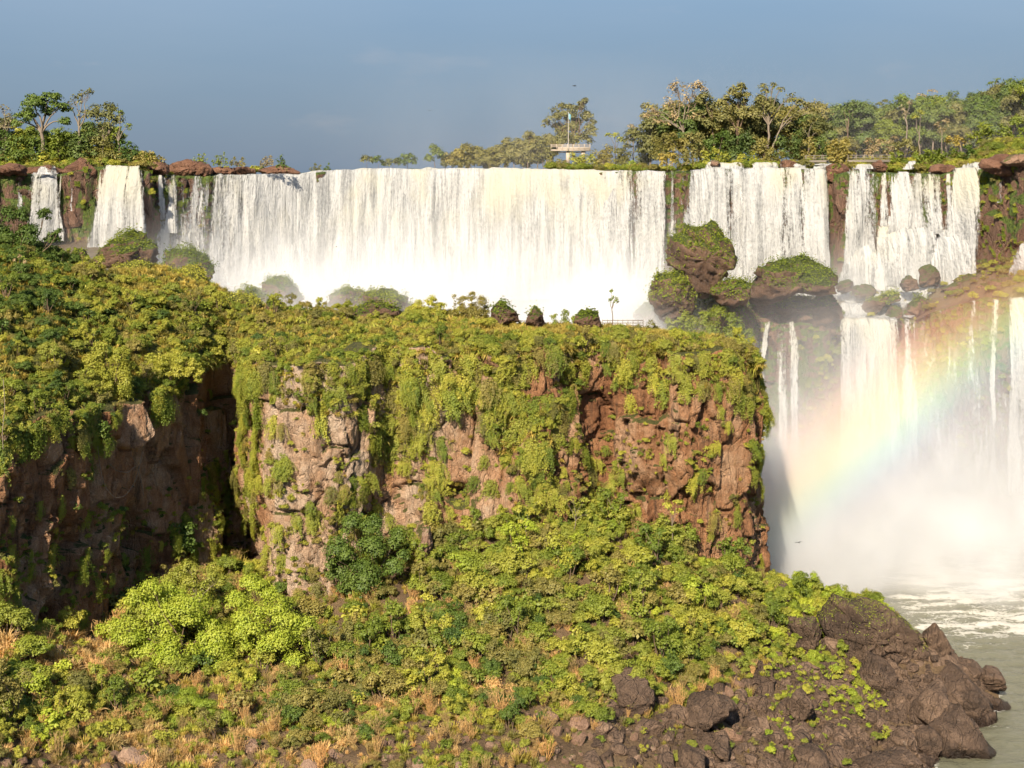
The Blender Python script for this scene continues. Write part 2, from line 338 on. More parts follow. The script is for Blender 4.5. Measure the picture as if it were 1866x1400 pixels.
# ------------------------------------------------------------------ ground sheets
def sheet(name, xs, ys, zf, mat, label=None, attrs=None):
    X, Y = np.meshgrid(xs, ys, indexing='ij'); Z = zf(X, Y)
    me = mk_mesh(name, np.stack([X, Y, Z], -1).reshape(-1, 3), grid_faces(len(xs), len(ys)), mat, True, {'tone': noise(X.ravel() * .3, Y.ravel() * .3)})
    return obj(name, me, kind='structure', label=label)

_tc = [(-260, 1130, 178), (-260, 1400, 132), (0, 1145, 168), (0, 1300, 153), (0, 1400, 142), (150, 1150, 183), (300, 1075, 197), (300, 1250, 172), (300, 1400, 152), (410, 1030, 216), (480, 1090, 199), (600, 1090, 197), (600, 1250, 175), (600, 1400, 155),
       (740, 1000, 203), (900, 965, 203), (900, 1200, 182), (900, 1400, 158), (1050, 960, 208), (1200, 980, 208), (1200, 1150, 193), (1200, 1280, 180), (1200, 1400, 166), (1380, 1068, 213), (1380, 1200, 198), (1380, 1300, 185), (1380, 1400, 170),
       (1500, 1092, 221), (1500, 1200, 204), (1500, 1300, 189), (1500, 1400, 174), (1600, 1118, 217), (1600, 1250, 199), (1600, 1350, 185), (1600, 1400, 178.5), (1700, 1178, 210), (1700, 1285, 196), (1690, 1370, 184), (1700, 1410, 177), (1770, 1225, 208), (1770, 1310, 195), (1765, 1372, 186),
       (1815, 1270, 203), (1815, 1320, 194)]
_tc += [(0, 1500, 136), (300, 1510, 142), (600, 1510, 146), (900, 1500, 149), (1150, 1500, 152), (1350, 1490, 160)]
ctrl = [P(*a) for a in _tc]
for px, D, z in [(1450, 240, -4), (1560, 236, -4), (1660, 228, -4), (1740, 220, -4), (1820, 212, -4), (1880, 205, -3.5), (1890, 195, -4), (1850, 186, -4), (1790, 179, -4), (1740, 172, -4), (1650, 165, -3), (1500, 150, -2), (1200, 130, -2), (900, 118, -1), (500, 110, 0), (0, 110, 3), (1380, 240, 2), (1200, 235, 12)]:
    ctrl.append((Xof(px, D), D, z))
_tf = tps(ctrl)
def ground_z(x, y):
    z = _tf(x, y)
    return z + 0.8 * fbm(x * 0.11, y * 0.11, o=4, seed=31) + 0.25 * fbm(x * 0.7, y * 0.7, o=3, seed=32)
ground = sheet('ground', np.linspace(-80, 78, 310), np.linspace(108, 242, 250), ground_z, M['soil'], 'rocky scree slope below the cliff, overgrown towards the top')

# the rocky spit: broken rock standing proud of the slope
def spit_z(x, y):
    px, py = CX + x / y * FPX, HOR + (CAMZ - _tf(x, y)) / y * FPX
    m = sstep(1360, 1450, px) * sstep(1120, 1180, py + (px - 1500) * -.35 + 60) + sstep(1150, 1300, px) * sstep(-10, 60, py - np.interp(px, [1100, 1260, 1400], [1290, 1240, 1160])); m = np.clip(m, 0, 1)
    ux = x * .8 + y * .6; uy = -x * .6 + y * .8
    F1, F2, r, du, dv = vor(ux / 6.5, uy / 3.6, 401, True); G1, G2, q, eu, ev = vor(ux / 2.4 + 3, uy / 1.7, 402, True); H1, H2, h, hu, hv = vor(ux / .95, uy / .75 + 3, 403, True)
    d = (r[0] - .5) * 1.9 + du * (r[1] - .1) * 2.6 + dv * (r[2] - .5) * 2.6 + ((q[0] - .5) * .9 + eu * (q[1] - .5) * 1.5 + ev * (q[2] - .5) * 1.3 + (h[0] - .5) * .3 + hu * (h[1] - .5) * .4) * .8
    return ground_z(x, y) - 0.9 + m * (0.65 + d)
obj_x, obj_y = np.meshgrid(np.linspace(14, 70, 230), np.linspace(158, 234, 260), indexing='ij'); obj_z = spit_z(obj_x, obj_y)
obj('spit', mk_mesh('spit', np.stack([obj_x, obj_y, obj_z], -1).reshape(-1, 3), grid_faces(230, 260), M['shore'], False, {'tone': noise(obj_x.ravel() * .4, obj_y.ravel() * .4)}), kind='structure', label='dark fractured rock spit reaching into the river')

_rg = [(-260, 425, 228), (0, 445, 232), (60, 460, 234), (130, 478, 235), (210, 490, 240), (300, 492, 245), (375, 522, 248), (450, 552, 245), (550, 566, 242), (700, 572, 240), (850, 576, 240), (1000, 592, 238), (1100, 594, 236), (1200, 600, 232), (1300, 614, 226), (1352, 634, 220), (1380, 668, 216)]
def ridge(px): 
    a = np.array(_rg); D = np.interp(px, a[:, 0], a[:, 2]); return D, Zof(np.interp(px, a[:, 0], a[:, 1]), D)
def plateau_pt(px, t):
    """t: 0 at the cliff edge, 1 at the crest, up to 1.8 behind it"""
    D0 = near_D(px) + 1.2; z0 = near_zt(px, D0); D1, z1 = ridge(px)
    D = D0 + (D1 - D0) * t
    s = np.where(t < 1, np.sin(np.clip(t, 0, 1) * 1.5708) ** 0.8, 1.0)
    z = z0 + (z1 - z0) * s - np.where(t > 1, (t - 1) * 7.0, 0) - 0.15
    x = Xof(px, D); amp = np.clip(t * 4, 0, 1) * np.clip((1390 - px) / 60, 0, 1)
    z = z + amp * (0.9 * fbm(x * 0.10, D * 0.10, o=3, seed=41) + 0.35 * fbm(x * 0.5, D * 0.5, o=3, seed=42))
    return x, D, z
PXg, Tg = np.meshgrid(np.linspace(-250, 1384, 430), np.linspace(0, 1.75, 70), indexing='ij')
X, Y, Z = plateau_pt(PXg, Tg)
obj('plateau', mk_mesh('plateau', np.stack([X, Y, Z], -1).reshape(-1, 3), grid_faces(430, 70), M['grassy'], True, {'tone': noise(X.ravel() * .3, Y.ravel() * .3)}), kind='structure', label='grassy top of the headland, rising into a hill')

# terrace between the two walls
def terrace_pt(px, t):
    D0 = lo_D(px) + 1.0; z0 = lo_zt(px, D0); D1 = up_D(px) + 1.0; z1 = np.interp(px, [300, 1100, 1200, 1500, 1540, 1700, 1760, 1866], [40, 41, 42.5, 46.5, 49.5, 51.5, 53, 57])
    D = D0 + (D1 - D0) * t; x = Xof(px, D)
    k = np.clip(t * 3, 0, 1) * np.clip((1 - t) * 6, 0, 1)
    st = np.floor(t * 4 + 0.5 * fbm(x * .12, D * .12, seed=52)) / 4; tt = 0.5 * t + 0.5 * np.clip(st + 0.25 * sstep(0.5, 1, (t * 4) % 1), 0, 1)
    z = z0 + (z1 - z0) * tt + k * (1.1 * fbm(x * 0.16, D * 0.16, o=4, seed=51))
    return x, D, z
PXg, Tg = np.meshgrid(np.linspace(1303, 2140, 330), np.linspace(0, 1.0, 90), indexing='ij')
X, Y, Z = terrace_pt(PXg, Tg)
obj('terrace', mk_mesh('terrace', np.stack([X, Y, Z], -1).reshape(-1, 3), grid_faces(330, 90), M['ledge'], False, {'tone': noise(X.ravel() * .3, Y.ravel() * .3)}), kind='structure', label='rocky terrace between upper and lower falls')
# basin floor under the mist of the great curtain
PXg, Tg = np.meshgrid(np.linspace(-280, 1300, 160), np.linspace(0, 1.0, 60), indexing='ij')
Dg = 262 + (up_D(PXg) + 2 - 262) * Tg; Xg = Xof(PXg, Dg)
left = sstep(420, 200, PXg)
Zg = np.clip(30 + 14 * Tg + left * (8 + 8 * Tg), 0, 60) + 2.0 * fbm(Xg * .08, Dg * .08, seed=55)
obj('basin', mk_mesh('basin', np.stack([Xg, Dg, Zg], -1).reshape(-1, 3), grid_faces(160, 60), M['ledge'], False, {'tone': noise(Xg.ravel() * .3, Dg.ravel() * .3)}), kind='structure', label='boulder-strewn basin under the great curtain, filled with spray')

# land behind the rim and the river above the falls
def upland_z(x, y):
    px = CX + x / y * FPX; d = y - up_D(px)
    hill = sstep(1420, 1866, px) * sstep(90, 240, d) * 7.0 + sstep(1420, 1800, px) * sstep(20, 90, d) * 1.5
    leftb = sstep(330, 240, px) * sstep(3, 22, d) * 3.0
    mid = sstep(950, 1100, px) * sstep(25, 60, d) * 1.2
    right = sstep(1480, 1600, px) * sstep(8, 25, d) * 2.0 + sstep(1770, 1810, px) * sstep(2, 10, d) * 2.5
    return up_zt(px, y) - 0.2 + hill + leftb + mid + right + 0.3 * fbm(x * 0.1, y * 0.1, o=3, seed=71) * np.clip(d / 20, 0, 1) - sstep(560, 900, y) * 4
PXg, Tg = np.meshgrid(np.linspace(-900, 2900, 260), np.concatenate([np.linspace(0, 0.3, 50), np.linspace(0.31, 1.0, 30)]), indexing='ij')
Dg = up_D(PXg) + 3.0 + Tg * 620; Xg = Xof(PXg, Dg)
obj('upper_ground', mk_mesh('upper_ground', np.stack([Xg, Dg, upland_z(Xg, Dg)], -1).reshape(-1, 3), grid_faces(260, 80), M['soil'], True, {'tone': noise(Xg.ravel() * .3, Dg.ravel() * .3)}), kind='structure', label='forested land behind the rim of the falls')
# ------------------------------------------------------------------ water
def river_mat():
    N = NT('river_water'); tc = N.n('TexCoord').outputs['Object']; fo = N.n('Attribute', attribute_name='foam').outputs['Fac']
    n1 = N.noise(N.mapping(tc, (0.35, 1.0, 1)), 0.42, 6, 0.62, 0.6); n2 = N.noise(tc, 1.6, 5, 0.65, 0.4)
    f = N.math('ADD', N.math('MULTIPLY', n1, 0.65), N.math('MULTIPLY', n2, 0.35))
    k = N.math('SUBTRACT', f, N.math('SUBTRACT', 0.72, N.math('MULTIPLY', fo, 0.34))); k = N.mr(k, 0.0, 0.09)
    c = N.mix(k, (0.125, 0.122, 0.08), (0.46, 0.44, 0.39))
    b = N.n('Bump', {'Strength': 0.8, 'Distance': 0.5, 'Height': f}).outputs[0]
    p = N.n('BsdfPrincipled', {'Base Color': c, 'Roughness': N.math('ADD', 0.12, N.math('MULTIPLY', k, 0.6)), 'Normal': b, 'IOR': 1.33}).outputs[0]
    return N.surf(p)
M['river'] = river_mat()
def foam_at(X, Y):
    px, py = CX + X / Y * FPX, HOR + CAMZ / Y * FPX
    f = 0.22 + 0.42 * sstep(1270, 1130, py) * sstep(1500, 1700, px) + 0.1 * sstep(1200, 1080, py)
    g = ground_z(X, Y); f = f + 0.55 * np.exp(-((np.clip(-g, 0, 9)) / 0.7) ** 2) * (Y < 238)
    return f + 0.35 * fbm(X * 0.05, Y * 0.09, o=3, seed=77)
xs = np.concatenate([np.linspace(-420, 20, 40)[:-1], np.linspace(20, 130, 170), np.linspace(130, 460, 40)[1:]]); ys = np.concatenate([np.linspace(20, 150, 30)[:-1], np.linspace(150, 262, 160), np.linspace(262, 330, 40)[1:]])
X, Y = np.meshgrid(xs, ys, indexing='ij'); fo = foam_at(X, Y)
Z = (0.42 * fbm(X * 0.35, Y * 0.8, o=4, seed=78) + 0.5 * np.clip(fo - 0.4, 0, 1) * np.abs(fbm(X * 0.22, Y * 0.4, o=4, seed=79)))
obj('river', mk_mesh('river', np.stack([X, Y, Z], -1).reshape(-1, 3), grid_faces(len(xs), len(ys)), M['river'], True, {'foam': fo.ravel()}), kind='structure', label='greenish river, foaming towards the falls')
PXg, Tg = np.meshgrid(np.linspace(292, 1500, 120), np.linspace(0, 1, 30), indexing='ij')
Dg = up_D(PXg) + 2.2 + Tg * 55 * np.clip((PXg - 280) / 200, .1, 1) * np.clip((1560 - PXg) / 320, .1, 1); Xg = Xof(PXg, Dg)
Zg = up_zt(PXg, Dg) + 0.22 + 0.12 * fbm(Xg * .3, Dg * .3)
obj('upper_river', mk_mesh('upper_river', np.stack([Xg, Dg, Zg], -1).reshape(-1, 3), grid_faces(120, 30), M['river'], True, {'foam': (0.6 + 0 * Xg).ravel()}), kind='structure', label='river running up to the brink of the great curtain')

def fall_mat():
    N = NT('falling_water'); st = N.n('Attribute', attribute_name='st').outputs['Vector']; cov = N.n('Attribute', attribute_name='cover').outputs['Fac']; fr = N.n('Attribute', attribute_name='brink').outputs['Fac']
    a = N.noise(N.mapping(st, (0.55, 0.035, 1)), 1.0, 4, 0.6, 0.3); b = N.noise(N.mapping(st, (2.0, 0.13, 1)), 1.0, 5, 0.65, 0.5); g = N.noise(N.mapping(st, (2.6, 1.1, 1)), 1.0, 4, 0.7)
    f = N.math('ADD', N.math('MULTIPLY', a, 0.42), N.math('ADD', N.math('MULTIPLY', b, 0.34), N.math('MULTIPLY', g, 0.30)))
    thr = N.math('SUBTRACT', 0.81, N.math('MULTIPLY', cov, 0.45))
    al = N.mr(N.math('SUBTRACT', f, thr), -0.06, 0.09)
    tint = N.mr(N.noise(N.mapping(st, (0.09, 0.05, 1), (4, 2, 0)), 1.0, 3), 0.42, 0.66)
    c = N.mix(N.math('MULTIPLY', fr, tint), N.mix(N.mr(f, 0.40, 0.60), (0.23, 0.233, 0.23), (0.51, 0.505, 0.49)), (0.50, 0.475, 0.385))
    bp = N.n('Bump', {'Strength': 0.9, 'Distance': 0.8, 'Height': N.math('ADD', N.math('MULTIPLY', b, 0.7), N.math('MULTIPLY', g, 0.6))}).outputs[0]
    d = N.n('BsdfDiffuse', {'Color': c, 'Normal': bp}).outputs[0]; t = N.n('BsdfTranslucent', {'Color': c, 'Normal': bp}).outputs[0]
    s = N.n('MixShader', {0: 0.18, 1: d, 2: t}).outputs[0]
    return N.surf(N.n('MixShader', {0: al, 1: N.n('BsdfTransparent').outputs[0], 2: s}).outputs[0])
M['fall'] = fall_mat()

def stream(top, bot, Df, pt, pb, cover, res=0.45, out=2.2, seed=0, curl=2.5, layer=0.0, bow=0.0, taper=None, mid=None):
    """one sheet of falling water. top/bot: photo column range at brink and foot; pt/pb: row of brink and foot (callables or numbers)"""
    xa, xb = top; ya, yb = bot; e_ = min(6.0, .3 * abs(xb - xa)) if abs(xb - xa) < 400 else 0.0; xa -= e_; xb += e_; ya -= e_ * 1.3; yb += e_ * 1.3; taper = taper or min(.3, max(.03, 5.0 / max(abs(xb - xa), abs(yb - ya)))); wd = max(abs(xb - xa), abs(yb - ya)) * 340 / FPX
    nu = max(6, int(wd / res)); s = np.linspace(0, 1, nu)
    p0 = pt(xa + (xb - xa) * s) if callable(pt) else np.full(nu, float(pt)); p1 = pb(ya + (yb - ya) * s) if callable(pb) else np.full(nu, float(pb))
    p0 = p0 + (3.2 if curl else 5.0) * fbm((xa + (xb - xa) * s) * .05, s * 0 + seed, o=4, seed=seed + 7)
    nv = max(12, int(np.max(p1 - p0) * 330 / FPX / (res * 1.3))); t = np.linspace(0, 1, nv)
    e = t ** 0.8 if bow == 0 else t ** bow
    px = (xa + (xb - xa) * s)[:, None] * (1 - e) + (ya + (yb - ya) * s)[:, None] * e
    px = px + (2.2 + 5 * t) * fbm(t * 4 + seed * 3.1 + 0 * px, px * 0.05, o=3, seed=seed) * min(1, 12 / max(1, abs(yb - ya)) + .25)
    D0 = Df((xa + (xb - xa) * s)[:, None] + 0 * t) ; D1 = Df((ya + (yb - ya) * s)[:, None] + 0 * t)
    Dn = D0 * (1 - t) + D1 * t - 1.3 - out * np.sqrt(t) - layer
    py = p0[:, None] + (p1 - p0)[:, None] * t
    X = Xof(px, Dn); Z = Zof(py, Dn)
    u = X + seed * 13.7; v = Z
    rel = 1.5 * fbm(u * 0.35, v * 0.05, o=4, seed=seed + 101) * np.clip(t * 5, 0.15, 1) + 1.3 * fbm(u * 0.25, v * 0.16, o=4, seed=seed + 102) * t
    Dn = Dn + rel; X = Xof(px, Dn)
    u_low = fbm(u * 0.10, v * 0.02, o=3, seed=seed + 120); Dn = Dn - 2.6 * u_low * np.clip(t * 3, .1, 1)
    if callable(cover): cv = cover(px) + (.10 if abs(xb - xa) > 150 else .07) + .12 * u_low
    else: cv = np.full(px.shape, float(cover)) + .08
    wpx = (abs(xb - xa) * (1 - t) + abs(yb - ya) * t)[None]; ed = np.clip(np.minimum(s, 1 - s)[:, None] * wpx / np.minimum(16.0, .48 * wpx), 0, 1)
    cv = cv - (0.66 * (1 - ed) ** 1.3 - 0.55 * fbm(u * 0.9, v * 0.045, o=4, seed=seed + 5, g=.6) * (1.15 - ed * .75)) + .12 * fbm(u * 1.6, v * .3, o=3, seed=seed + 6)
    cv = cv - 0.10 * np.clip(1 - t * 6, 0, 1) + 0.10 * sstep(0.5, 1, t)
    if curl:
        k = 4; q = np.linspace(1, 0.25, k)[None]
        Xc = Xof(px[:, :1] + 0 * q, Dn[:, :1] + curl * q); Dc = Dn[:, :1] + curl * q; Zc = Z[:, :1] + 0.12 + 0 * q
        X = np.concatenate([Xc, X], 1); Dn = np.concatenate([Dc, Dn], 1); Z = np.concatenate([Zc, Z], 1); cv = np.concatenate([cv[:, :1] + 0 * q, cv], 1); t = np.concatenate([np.zeros(k), t])
    br = np.broadcast_to(sstep(0.62, 0.05, t), X.shape)
    S = np.stack([X + seed * 13.7, Z, 0 * Z], -1)
    return np.stack([X, Dn, Z], -1), S, cv, br
def waterfall(label, sheets, group=None, name='waterfall'):
    vs_, ss, cs, bs, fs, off = [], [], [], [], [], 0
    for V, S, c, b in sheets:
        nu, nv = V.shape[:2]; vs_.append(V.reshape(-1, 3)); ss.append(S.reshape(-1, 3)); cs.append(c.ravel()); bs.append(b.ravel()); fs.append(grid_faces(nu, nv) + off); off += nu * nv
    me = mk_mesh(name, np.concatenate(vs_), np.concatenate(fs), M['fall'], True, {'st': np.concatenate(ss), 'cover': np.concatenate(cs), 'brink': np.concatenate(bs)})
    return obj(name, me, label=label, cat='waterfall', group=group)
def ip(xs, ys): return lambda px: np.interp(px, xs, ys)
def up(px): return up_py(px)

waterfall('thin trickle down brown rock beside the leafy hillside', [stream((28, 36), (30, 42), up_D, 316, 385, .62, seed=1)])
waterfall('narrow double veil of water left of a bare brown rock pillar', [stream((56, 108), (54, 112), up_D, 318, 440, ip([50, 62, 72, 85, 100, 112], [1.0, .92, .7, 1.0, .9, .75]), seed=2), stream((74, 84), (60, 98), lambda p: up_D(p) - .4, 304, 318, .9, seed=3, out=.8), stream((94, 102), (84, 104), lambda p: up_D(p) - .4, 304, 318, .9, seed=4, out=.8)])
waterfall('hair-thin rivulet at the left edge of the bare rock pillar', [stream((109, 113), (107, 116), up_D, 316, 430, .7, seed=5)])
waterfall('short hair-thin rivulet in the middle of the bare rock pillar', [stream((126, 131), (124, 132), up_D, 310, 385, .62, seed=6)])
waterfall('fan-shaped white fall dropping behind the dark flat boulder', [stream((186, 254), (156, 274), up_D, 303, 474, ip([155, 185, 200, 215, 235, 250, 265], [.62, .85, .72, .95, .70, .97, .85]), seed=7, bow=.75, out=3), stream((188, 262), (160, 272), lambda p: up_D(p) + .8, 303, 474, .55, seed=8, bow=.7)])
waterfall('narrow white strand over bright green moss', [stream((288, 294), (286, 298), up_D, 320, 440, .85, seed=9)])
waterfall('broken veils of water between green moss streaks', [stream((306, 326), (296, 328), up_D, 320, 425, ip([296, 310, 320, 328], [.8, .8, .6, .5]), seed=10), stream((336, 362), (334, 362), up_D, 320, 440, .56, seed=11), stream((296, 310), (284, 312), up_D, 410, 500, .98, seed=12, out=3.5, curl=0), stream((322, 382), (318, 382), up_D, 405, 490, .62, seed=13, out=2.6, curl=0)])
waterfall('great white curtain of water across the middle of the falls', [
    stream((378, 1216), (372, 1216), up_D, up, ip([372, 600, 900, 1216], [540, 590, 600, 570]), ip([375, 395, 420, 432, 450, 480, 1040, 1075, 1110, 1140, 1148, 1158, 1165, 1185, 1200, 1214], [.72, .8, .62, .74, .88, 1.25, 1.3, .98, .92, .86, .62, .58, .86, .9, .92, .85]), seed=14, out=4.5, taper=.012, res=.42),
    stream((384, 1210), (380, 1210), lambda p: up_D(p) + .9, up, ip([372, 600, 900, 1216], [540, 590, 600, 570]), ip([375, 420, 480, 1040, 1140, 1150, 1160, 1170, 1210], [.6, .5, 1.2, 1.2, .62, .3, .3, .6, .6]), seed=15, out=4.0, taper=.012, res=.6)])
waterfall('single thin strand in the dark cleft right of the great curtain', [stream((1222, 1231), (1221, 1233), up_D, 312, 445, .86, seed=16, out=1.0), stream((1240, 1247), (1240, 1252), up_D, 314, 420, .66, seed=17, out=1.)])
waterfall('broad white fall behind the mossy boulders, right of the dark cleft', [
    stream((1256, 1504), (1246, 1506), up_D, up, ip([1246, 1330, 1400, 1500], [480, 520, 540, 540]), ip([1250, 1270, 1300, 1320, 1328, 1350, 1390, 1415, 1428, 1436, 1450, 1465, 1480, 1500], [.92, .97, .95, .9, .74, .97, .98, .9, .60, .62, .94, .66, .82, .9]), seed=18, out=4, taper=.03),
    stream((1262, 1500), (1250, 1502), lambda p: up_D(p) + .9, up, ip([1246, 1330, 1400, 1500], [480, 520, 540, 540]), ip([1250, 1320, 1328, 1400, 1428, 1450, 1465, 1500], [.7, .6, .4, .7, .35, .6, .4, .6]), seed=19, out=3.4, taper=.03)])
waterfall('low upper step of white water under the olive trees', [stream((1290, 1352), (1288, 1354), lambda p: up_D(p) + 5, 297, 310, .9, seed=20, out=.8), stream((1372, 1420), (1372, 1422), lambda p: up_D(p) + 5, 298, 310, .92, seed=21, out=.8), stream((1446, 1466), (1446, 1468), lambda p: up_D(p) + 5, 297, 311, .88, seed=22, out=.8), stream((1486, 1516), (1484, 1520), lambda p: up_D(p) + 4, 298, 311, .9, seed=23, out=.8)])
waterfall('tall twin-strand fall right of the dark mossy rock pillar', [stream((1554, 1592), (1536, 1602), up_D, 305, 515, ip([1535, 1555, 1562, 1572, 1580, 1595], [.8, .85, .62, .95, .72, .85]), seed=24, out=4, bow=.55), stream((1560, 1588), (1558, 1590), lambda p: up_D(p) + 3.5, 300, 308, .95, seed=25, out=.6), stream((1562, 1586), (1530, 1612), up_D, 440, 535, .98, seed=26, out=6, curl=0)])
waterfall('slim strand beside a moss stripe above the rock step', [stream((1606, 1618), (1604, 1622), up_D, 316, 426, .82, seed=27)])
waterfall('arched fall bending down to the rock step', [stream((1634, 1654), (1618, 1656), up_D, 313, 426, .95, seed=28, bow=.55, out=3), stream((1654, 1666), (1648, 1660), lambda p: up_D(p) + 5, 293, 309, .95, seed=29, out=1.5)])
waterfall('grey veil of fine drops over dark rock beside the arched fall', [stream((1664, 1722), (1656, 1720), up_D, 317, 426, ip([1656, 1670, 1680, 1700, 1715], [.85, .92, .70, .66, .58]), seed=30, out=2.4)])
waterfall('wide skirt of white water below the rock step', [stream((1604, 1704), (1586, 1700), lambda p: up_D(p) - 1.6, 410, 520, ip([1586, 1610, 1630, 1650, 1670, 1690, 1704], [.9, .85, .8, .86, .76, .8, .7]), seed=31, out=4.5, curl=1.2), stream((1608, 1640), (1580, 1640), lambda p: up_D(p) - 3, 430, 530, .72, seed=32, out=5, curl=0), stream((1650, 1672), (1614, 1650), lambda p: up_D(p) - 4, 455, 540, .95, seed=33, out=5, curl=0)])
waterfall('thin strand left of the slanting fall', [stream((1726, 1732), (1722, 1734), up_D, 316, 405, .8, seed=34)])
waterfall('slanting white fall at the foot of the bare red rock', [stream((1742, 1784), (1712, 1772), up_D, 308, 500, ip([1705, 1730, 1745, 1765, 1780], [.9, .97, .95, .9, .78]), seed=35, out=4, bow=.8), stream((1772, 1792), (1746, 1784), lambda p: up_D(p) + 2.5, 297, 312, .95, seed=36, out=1.4), stream((1716, 1768), (1692, 1770), lambda p: up_D(p) - 2, 420, 522, 1.0, seed=37, out=6, curl=0)])
waterfall('trickle on the red rock face below the right-hand bank', [stream((1826, 1832), (1818, 1834), up_D, 322, 370, .66, seed=38, out=1.2)])
waterfall('short white rush cut by the right frame edge', [stream((1862, 1880), (1838, 1876), lambda p: up_D(p) - 3, 440, 505, .85, seed=39, out=4, curl=0)])

waterfall('faint wet veil behind the strands of the right falls', [stream((1534, 1788), (1530, 1782), lambda p: up_D(p) + 1.0, 316, 520, .47, seed=81, out=1.6)])
waterfall('faint wet veil between the moss streaks left of the great curtain', [stream((282, 386), (280, 386), lambda p: up_D(p) + .8, 321, 490, .50, seed=82, out=1.6)])
waterfall('thin wet film on the lower wall right of the square-topped curtain', [stream((1672, 1880), (1672, 1884), lambda p: lo_D(p) + .6, ip([1672, 1700, 1780, 1884], [584, 568, 548, 544]), 880, .40, seed=83, out=1.2)])
# cascades over the terrace and the lower falls
def t_stream(path, w0, w1, cover, seed):
    """water running down the terrace along [(px, t)] from upper wall to lower edge"""
    path = np.array(path, float); n = 60; k = np.linspace(0, 1, n); s = np.linspace(0, 1, len(path))
    px = np.interp(k, s, path[:, 0]); t = np.interp(k, s, path[:, 1]); w = w0 + (w1 - w0) * k
    m = max(8, int(max(w0, w1) / 3)); a = np.linspace(-.5, .5, m)
    PX = px[None] + w[None] * a[:, None]; T = np.broadcast_to(t[None], PX.shape)
    X, D, Z = terrace_pt(PX, np.clip(T, 0, 1)); Z = Z + 0.55 + 0.35 * fbm(X * .8, D * .8, seed=seed) ; D = D - 0.4
    c = cover * np.clip(.3 + 2.2 * (0.5 - np.abs(a))[:, None] + 0 * PX, 0, 1) + 0.25 * fbm(X * .35, D * .35, seed=seed + 1)
    return np.stack([X, D, Z], -1), np.stack([X + seed * 7, D * 1.2, 0 * X], -1), c, 0 * X
waterfall('white cascade tumbling over dark boulders on the terrace', [t_stream([(1560, .95), (1550, .7), (1575, .4), (1545, .12), (1545, 0)], 84, 66, 1.35, 51), t_stream([(1612, .9), (1600, .6), (1590, .35), (1560, .1), (1562, 0)], 44, 40, 1.25, 52), t_stream([(1736, .95), (1690, .7), (1650, .45), (1612, .2), (1606, 0)], 66, 60, 1.35, 53), t_stream([(1720, .8), (1690, .5), (1668, .25), (1650, 0)], 30, 30, 1.15, 54), t_stream([(1640, .85), (1610, .6), (1580, .45)], 40, 60, 1.2, 55)])
waterfall('pair of joining threads down the green wall beside the headland', [stream((1368, 1376), (1382, 1390), lo_D, 588, 680, .85, seed=61, out=1.), stream((1396, 1404), (1382, 1392), lo_D, 588, 680, .85, seed=62, out=1.), stream((1380, 1394), (1374, 1392), lo_D, 672, 830, .74, seed=63, out=1.6, curl=0), t_stream([(1388, .35), (1386, .15), (1386, 0)], 40, 40, .85, 64)])
waterfall('two slender strands on the shaded lower wall', [stream((1424, 1448), (1418, 1452), lo_D, 588, 820, ip([1418, 1428, 1436, 1444, 1452], [.85, .78, .35, .8, .72]), seed=65, out=1.5)])
waterfall('square-topped lower curtain falling behind the rainbow', [stream((1534, 1640), (1530, 1644), lo_D, 583, 960, ip([1530, 1545, 1560, 1575, 1600, 1640], [.78, .86, .97, .82, .9, .86]), seed=66, out=3.5, curl=3), stream((1640, 1674), (1640, 1676), lo_D, 583, 940, ip([1640, 1650, 1660, 1676], [.52, .72, .6, .66]), seed=67, out=2.5), stream((1540, 1636), (1536, 1640), lambda p: lo_D(p) + .8, 583, 960, .62, seed=68, out=3)])
waterfall('faint strand crossing the rainbow', [stream((1806, 1818), (1804, 1822), lo_D, 548, 900, .82, seed=69, out=2)])
waterfall('misty broad strand at the edge of the rainbow', [stream((1838, 1880), (1836, 1884), lo_D, 545, 900, ip([1836, 1850, 1866, 1884], [.75, .88, .7, .8]), seed=71, out=2.5)])

# ------------------------------------------------------------------ spray: scattering air; rainbow: its light painted as colours into a volume band
def box_mesh(name, a, b, mat):
    (x0, y0, z0), (x1, y1, z1) = a, b
    v = [(x, y, z) for x in (x0, x1) for y in (y0, y1) for z in (z0, z1)]
    return mk_mesh(name, np.array(v), np.array([(0, 1, 3, 2), (4, 6, 7, 5), (0, 4, 5, 1), (2, 3, 7, 6), (0, 2, 6, 4), (1, 5, 7, 3)]), mat)
def spray(name, dens, zs, z0, h, xf, yf, scale=0.05, lo=0.35, hi=0.75, col_=(1, 1, 1), top=None, g=-0.25):
    """xf, yf: (start, full, full, end) fades in metres; density falls off with height h above z0"""
    N = NT(name); tc = N.n('TexCoord').outputs['Object']; sp = N.n('SeparateXYZ', {0: tc}); x, y, z = sp.outputs
    n = N.mr(N.noise(N.mapping(tc, (1, 1, 0.7)), scale, 5, 0.6), lo, hi, 0.08, 1.0)
    e = N.math('EXPONENT', N.math('MULTIPLY', N.math('MAXIMUM', N.math('SUBTRACT', z, z0), 0.0), -1.0 / h))
    d = N.math('MULTIPLY', N.math('MULTIPLY', n, e), dens)
    for v, q in ((x, xf), (y, yf)):
        d = N.math('MULTIPLY', d, N.math('MULTIPLY', N.mr(v, q[0], q[1]), N.mr(v, q[2], q[3], 1.0, 0.0)))
    if top: d = N.math('MULTIPLY', d, N.mr(z, top[0], top[1], 1.0, 0.0))
    s = N.n('VolumeScatter', {'Color': (*col_, 1), 'Density': d, 'Anisotropy': g}).outputs[0]
    m = N.vol(s); m.cycles.homogeneous_volume = False
    return m
WHITE = (1.0, 1.0, 1.0)
m1 = spray('curtain_spray', 0.15, 0, 44, 5.2, (-84, -58, 24, 44), (262, 300, 366, 371), 0.05, lo=.36, hi=.66, top=(64, 76), col_=(.90, .895, .885), g=-.05)
